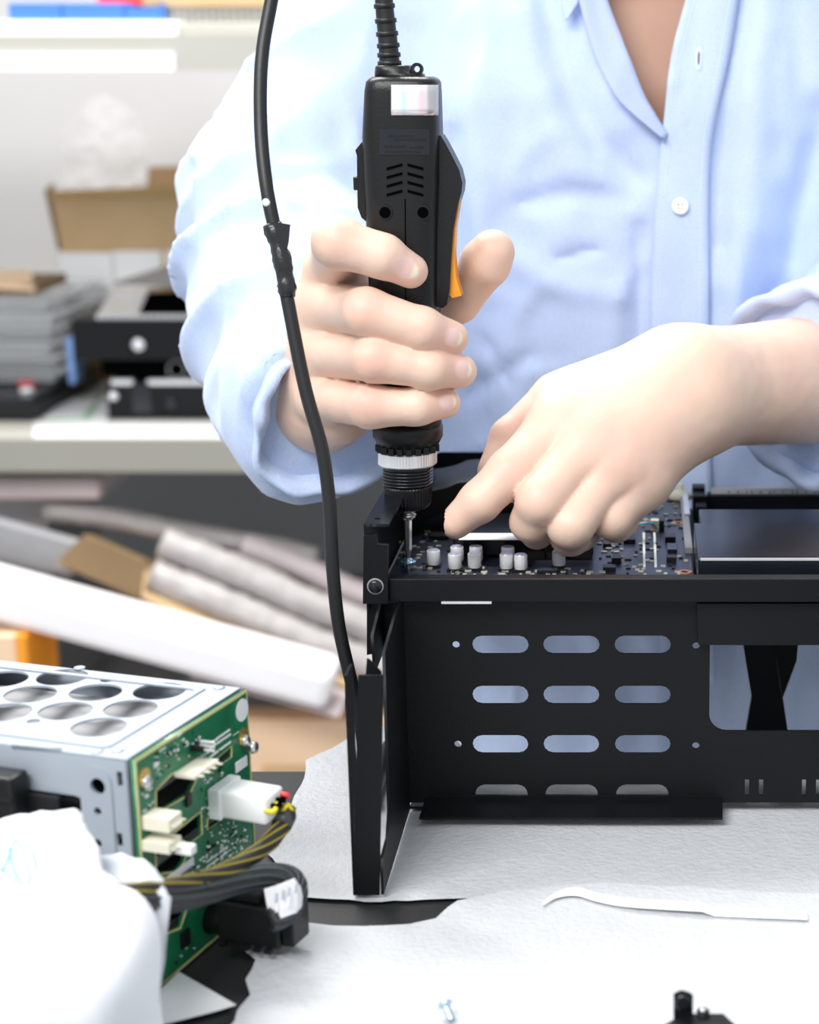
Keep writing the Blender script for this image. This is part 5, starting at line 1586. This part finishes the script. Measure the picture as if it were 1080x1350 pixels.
for fn, lo, hi, h, sp_c in ((hand_sdf(H1), (-.215, .885, .135), (-.045, 1.13, .345), .0013, H1), (hand_sdf(H2), (-.10, .890, .115), (.165, 1.10, .285), .0014, H2), (f_body, (-.32, .98, -.80), (.36, 1.46, .80), .009, None)):
    V, Q = surfnet(fn, lo, hi, h)
    pieces.append((V, Q, hand_tint(V, sp_c) if sp_c else np.tile(SKIN * np.array((.60, .47, .41)), (len(V), 1))))  # body skin darkened to paint in the chin's shade on the chest
off = 0; VV, QQ, TT = [], [], []
for V, Q, T in pieces:
    VV.append(V); QQ.append(Q + off); TT.append(T); off += len(V)
VV, QQ, TT = np.concatenate(VV), np.concatenate(QQ), np.concatenate(TT)
pe = thing('person', 'person in light blue shirt driving a screw into the motherboard', 'person', (CX, 1.29, FLOOR_Z))
bme = np_mesh(VV, QQ)
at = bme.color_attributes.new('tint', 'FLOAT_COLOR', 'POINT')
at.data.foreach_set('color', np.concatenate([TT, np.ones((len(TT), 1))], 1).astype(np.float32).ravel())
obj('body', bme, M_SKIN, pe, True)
# ---- shirt
CUFF = A3(432, 540, .990)
EL1S = A3(378, 372, 1.150)
MID1 = A3(388, 255, 1.215)
EL2S = A3(1195, 470, 1.13); CUF2 = A3(1068, 500, 1.065)
def arm_d(p):
    d = cone(p, SHL, MID1, .074, .058)
    d = smin(d, cone(p, MID1, EL1S, .058, .057), .03)
    d = smin(d, cone(p, EL1S, CUFF, .057, .041), .03)
    # cloth hanging at the elbow and below the forearm
    d = smin(d, cone(p, A3(352, 470, 1.11), A3(400, 575, 1.02), .036, .028), .03)
    return smax(d, ((p - CUFF) @ DC1), .008)
DC1 = (CUFF - EL1S); DC1 = DC1 / np.linalg.norm(DC1)
DC2 = (CUF2 - EL2S); DC2 = DC2 / np.linalg.norm(DC2)
def arm2_d(p):
    d = cone(p, SHR, EL2S, .074, .062)
    d = smin(d, cone(p, EL2S, CUF2, .062, .054), .03)
    return smax(d, ((p - CUF2) @ DC2), .006)
def ridge(n): return 1 - 2 * np.abs(n)
# pronounced folds of the shirt front: line on the cloth, half width, depth (positive = valley)
FOLDS = [([(712, -30), (742, 90), (786, 185), (835, 235)], 20, .0075), ([(690, 20), (715, 130), (745, 220)], 24, -.004),
         ([(985, -30), (962, 110), (949, 200), (946, 320)], 13, .0050), ([(1015, -20), (1000, 120), (985, 260), (965, 430)], 24, -.0055),
         ([(1085, 150), (1055, 270), (1018, 440)], 24, .0110), ([(845, 300), (842, 400), (840, 480)], 12, .0050),
         ([(640, 450), (675, 510)], 6, .0035), ([(735, 342), (790, 328)], 7, .0035), ([(690, 268), (760, 255), (830, 262)], 14, .0045),
         ([(650, 330), (740, 380), (820, 390)], 18, -.0035), ([(620, 520), (700, 470)], 12, .0035), ([(640, 100), (625, 260), (640, 380)], 26, -.0040), ([(600, 180), (590, 330)], 16, .0040)]
def folds(p):
    u, v = proj(p)
    out = np.zeros(len(p))
    for pl_, w_, dep in FOLDS:
        best = np.full(len(p), 1e9)
        for (x0_, y0_), (x1_, y1_) in zip(pl_[:-1], pl_[1:]):
            dx, dy = x1_ - x0_, y1_ - y0_
            t = np.clip(((u - x0_) * dx + (v - y0_) * dy) / (dx * dx + dy * dy), 0, 1)
            best = np.minimum(best, np.hypot(u - x0_ - t * dx, v - y0_ - t * dy))
        out += dep * np.exp(-(best / w_) ** 2)
    return out * (p[:, 1] < 1.27)
def f_shirt(p):
    t = torso(p, .006)
    for S in (SHL, SHR):
        t = smin(t, cone(p, (CX, 1.29, .45), S, .055, .066), .035)
    a1 = arm_d(p); a2 = arm2_d(p)
    m = (np.minimum(np.minimum(t, a1), a2) < .06) & (np.minimum(np.minimum(t, a1), a2) > -.06)
    dt = np.zeros(len(p), np.float32); da = np.zeros(len(p), np.float32)
    if m.any():
        q = p[m]
        wq = q + 0.02 * np.stack([vnoise(q, 9, 1), vnoise(q, 9, 2), vnoise(q, 9, 3)], 1)
        # long soft drapes on the torso, fanning from the chest
        s = wq.copy(); s[:, 0] = wq[:, 0] + 0.18 * (wq[:, 2] - .2) * np.tanh((CX - wq[:, 0]) / .06)
        n1 = ridge(vnoise(s, (17, 4, 3.4), 5)); n2 = vnoise(s, (30, 10, 9), 6)
        cr = np.maximum(0, ridge(vnoise(wq, (34, 20, 20), 12)) - .35)
        dt[m] = -(.0060 * n1 + .0038 * n2 + .0040 * cr + .0012 * ridge(vnoise(wq, (60, 30, 30), 11))) + folds(q)
        # sleeve folds run across the arm and spiral round the elbow
        ax_ = (wq - SHL) @ ((EL1S - SHL) / np.linalg.norm(EL1S - SHL))
        s2 = np.stack([ax_ + .55 * (wq[:, 0] + .2), wq[:, 0] * .35, wq[:, 2] * .25], 1)
        n3 = ridge(vnoise(s2, (26, 10, 10), 7)); n4 = ridge(vnoise(wq, (40, 26, 40), 8))
        da[m] = -(.0085 * n3 + .0034 * n4)
    return smin(smin(t + dt, a1 + da, .014), a2 + da * .6, .014)
V, Q = surfnet(f_shirt, (-.335, .93, -.44), (.37, 1.45, .52), .0042)
# open the neck: remove cloth inside the V seen between facing and placket
nk = [(800, -60), (800, 0), (821, 55), (847, 122), (876, 172), (886, 80), (905, 0), (925, -60)]
U_, V_ = proj(V)
def inside(u, v, poly):
    c = np.zeros(len(u), bool)
    j = len(poly) - 1
    for i in range(len(poly)):
        (x1_, y1_), (x2_, y2_) = poly[i], poly[j]
        cr = ((y1_ > v) != (y2_ > v)) & (u < (x2_ - x1_) * (v - y1_) / ((y2_ - y1_) or 1e-9) + x1_)
        c ^= cr; j = i
    return c
gone = inside(U_, V_, nk) & (V[:, 1] < 1.27)
gone |= (((V[:, 0] - CX) ** 2 + (V[:, 1] - 1.285) ** 2) < .062 ** 2) & (V[:, 2] > .43)
Q = Q[~gone[Q].any(axis=1)]
used = np.unique(Q); mp = np.full(len(V), -1); mp[used] = np.arange(len(used))
shirt = obj('shirt', np_mesh(V[used], mp[Q]), M_SHIRT, pe, True, label='light blue oxford shirt with sleeves rolled')
sb = bvh_of(shirt)
def strip(name, left, right, m, off, nv=40, nu=5, parent=None, curl=0.0, thick=.0012):
    """cloth strip laid on the shirt between two pixel polylines (same v range)"""
    def at_(pl_, t):
        x = t * (len(pl_) - 1); i = min(len(pl_) - 2, int(x))
        return pl_[i].lerp(pl_[i + 1], x - i)
    L = catmull([Vector((u, v, 0)) for u, v in left], 10); R = catmull([Vector((u, v, 0)) for u, v in right], 10)
    vs, fs = [], []
    last = None
    for j in range(nv + 1):
        a, b = at_(L, j / nv), at_(R, j / nv)
        for i in range(nu + 1):
            q = a.lerp(b, i / nu)
            p = drape(sb, q.x, q.y, 0)
            vs.append(p)
    # fill gaps and smooth the depth so the strip spans folds
    n = nu + 1
    D = np.array([(p.y if p is not None and p.y < 1.25 else np.nan) for p in vs]).reshape(nv + 1, n)
    for _ in range(3):
        for j in range(nv + 1):
            for i in range(n):
                if np.isnan(D[j, i]):
                    w_ = D[max(0, j - 2):j + 3, max(0, i - 2):i + 3]
                    if not np.isnan(w_).all(): D[j, i] = np.nanmin(w_)
    D = np.where(np.isnan(D), np.nanmean(D), D)
    for j in range(nv + 1):
        lo_, hi_ = max(0, j - 7), min(nv + 1, j + 8)
        md = np.median(D[lo_:hi_])
        D[j] = np.where(np.abs(D[j] - md) > .012, md, D[j])
    D0 = D.copy()
    for _ in range(6):
        E = np.pad(D, 1, mode='edge')
        D = (E[1:-1, 1:-1] * 2 + E[:-2, 1:-1] + E[2:, 1:-1]) / 4
        D = np.minimum(D, D0 + .0006)
    out = []
    for j in range(nv + 1):
        a, b = at_(L, j / nv), at_(R, j / nv)
        for i in range(n):
            q = a.lerp(b, i / nu)
            out.append(P(q.x, q.y, Y=D[j, i] - off - curl * (1 - i / nu)))
    for j in range(nv):
        for i in range(nu):
            k = j * n + i
            fs.append((k, k + n, k + n + 1, k + 1))
    me = fix(pyd(out, fs))
    bm = bmesh.new(); bm.from_mesh(me); bmesh.ops.solidify(bm, geom=bm.faces[:], thickness=thick); bmesh.ops.recalc_face_normals(bm, faces=bm.faces); bm.to_mesh(me); bm.free()
    return obj(name, me, m, parent, True)
plL = [(916, -50), (904, 0), (885, 74), (874, 170), (865, 259), (858, 370), (857, 444), (862, 560), (868, 700), (872, 900)]
plR = [(985, -50), (973, 0), (961, 74), (939, 178), (934, 259), (935, 370), (935, 430), (937, 560), (938, 700), (940, 900)]
plk = strip('placket', plL, plR, M_SHIRT, .0035, 90, 8, shirt)
fac = strip('facing', [(752, -50), (763, 0), (782, 67), (806, 118), (828, 145), (874, 184)], [(792, -50), (801, 0), (822, 55), (848, 122), (862, 148), (880, 178)], M_SHIRT_IN, .004, 40, 5, shirt, curl=.006)
strip('collar_leaf', [(722, -70), (735, -30), (740, 0), (744, 16), (746, 26)], [(800, -70), (768, -30), (764, 0), (756, 14), (748, 27)], M_SHIRT, .010, 14, 5, shirt)
pkb = bvh_of(plk)
# stitching lines, button, buttonhole
for (A, B, w0) in ((plL, plR, .16), (plL, plR, .84)):
    for k in range(120):
        t_ = k / 119 * 6.0
        i = int(min(t_, 5.999)); fr_ = t_ - i
        l = Vector(A[i]).lerp(Vector(A[i + 1]), fr_); r_ = Vector(B[i]).lerp(Vector(B[i + 1]), fr_)
        q = l.lerp(r_, w0)
        if q.y < -30: continue
        a = drape(pkb, q.x, q.y, .0002); b = drape(pkb, q.x, q.y + 2.2, .0002)
        if a and b and (a - b).length < .01:
            if k == 0 or 'stm' not in globals(): stm = []
            stm.append(tube([a, b], .00025, 5))
obj('stitching', join(stm), M_THREAD, plk, kind='stuff')
q = drape(pkb, 897, 272, .0004)
bt = obj('button', lathe([(.0044, 0), (.0052, .0006), (.0053, .0016), (.0046, .0022), (.0036, .0018), (.0010, .0017)], q, (0, -1, .1), 24), M_BTN, plk, True)
for dx in (-.0012, .0012):
    for dz in (-.0012, .0012):
        obj('button_hole', lathe([(.0005, 0), (.0005, .0003)], q + Vector((dx, -.0018, dz)), (0, -1, .1), 8), M_INK, bt)
a = drape(pkb, 922, 62, .0004); b = drape(pkb, 921, 92, .0004)
obj('buttonhole_stitch', tube(catmull([a, a.lerp(b, .3) + Vector((.0012, 0, 0)), a.lerp(b, .7) + Vector((.0012, 0, 0)), b, a.lerp(b, .7) - Vector((.0012, 0, 0)), a.lerp(b, .3) - Vector((.0012, 0, 0)), a], 5), .0006, 6), M_THREAD, plk)
obj('buttonhole', tube([a.lerp(b, .25), a.lerp(b, .75)], .0007, 6), M_INK, plk)
# rolled cuffs
def cuff(name, c, d, r, ln, m, seg=56, amp=.004, seed=1):
    d = Vector([float(x) for x in d]); c = Vector([float(x) for x in c])
    up = Vector((0, 0, 1)); e1 = (up - d * up.dot(d)).normalized(); e2 = d.cross(e1)
    prof = [(-.55 * ln, .88), (-.3 * ln, 1.02), (0, 1.08), (.28 * ln, 1.10), (.42 * ln, 1.07), (.40 * ln, .98), (.2 * ln, .92), (-.3 * ln, .86)]
    rings_ = []
    for i, (h_, k_) in enumerate(prof):
        rg = []
        for s in range(seg):
            a = 2 * math.pi * s / seg
            wv = amp * (math.sin(3 * a + seed) + .7 * math.sin(5 * a + 2 * seed + i * .25) + .4 * math.sin(9 * a + i * .5))
            hv = amp * .9 * math.sin(4 * a + seed * 3) + amp * .5 * math.sin(11 * a + i)
            sag = .06 * r * max(0, -math.cos(a))
            rg.append(c + d * (h_ + hv) + (e1 * math.cos(a) + e2 * math.sin(a)) * (r * k_ + wv) - e1 * sag)
        rings_.append(rg)
    return obj(name, loft(rings_, False), m, shirt, True)
cuff('cuff', CUFF + DC1 * .004, DC1, .0405, .040, M_SHIRT, 72, .0026, 1)
cuff('cuff', CUF2 + DC2 * .002, DC2, .054, .030, M_SHIRT, 72, .0022, 4)
# trousers and shoes below the table, hair
def f_tr(p):
    d = ellip(p, (CX, 1.29, -.36), (.175, .125, .12))
    for s in (-1, 1):
        d = smin(d, cone(p, (CX + s * .09, 1.29, -.36), (CX + s * .11, 1.28, -.74), .088, .062), .03)
    return smax(smax(d, p[:, 2] + .30, .01), -(p[:, 2] + .755), .01)
V, Q = surfnet(f_tr, (-.26, 1.1, -.80), (.32, 1.48, -.25), .012)
obj('trousers', np_mesh(V, Q), M_JEAN, pe, True)
for s in (-1, 1):
    def f_sh(p):
        d = smin(ellip(p, (CX + s * .115, 1.20, -.765), (.046, .12, .032)), ellip(p, (CX + s * .112, 1.275, -.75), (.042, .05, .05)), .02)
        return smax(d, -(p[:, 2] + .7985), .004)
    V, Q = surfnet(f_sh, (CX + s * .115 - .07, 1.05, -.80), (CX + s * .115 + .07, 1.36, -.68), .008)
    obj('shoe', np_mesh(V, Q), M_PLAST, pe, True)
def f_hair(p):
    d = ellip(p, (CX, 1.275, .69), (.084, .098, .108))
    d = smax(d, -ellip(p, (CX, 1.15, .62), (.07, .07, .10)), .01)
    d = smax(d, -(p[:, 2] - .63 + .3 * (p[:, 1] - 1.27)), .01)
    return d + .004 * vnoise(p, (60, 60, 20), 3)
V, Q = surfnet(f_hair, (-.08, 1.14, .56), (.14, 1.40, .83), .008)
obj('hair', np_mesh(V, Q), M_HAIR, pe, True)
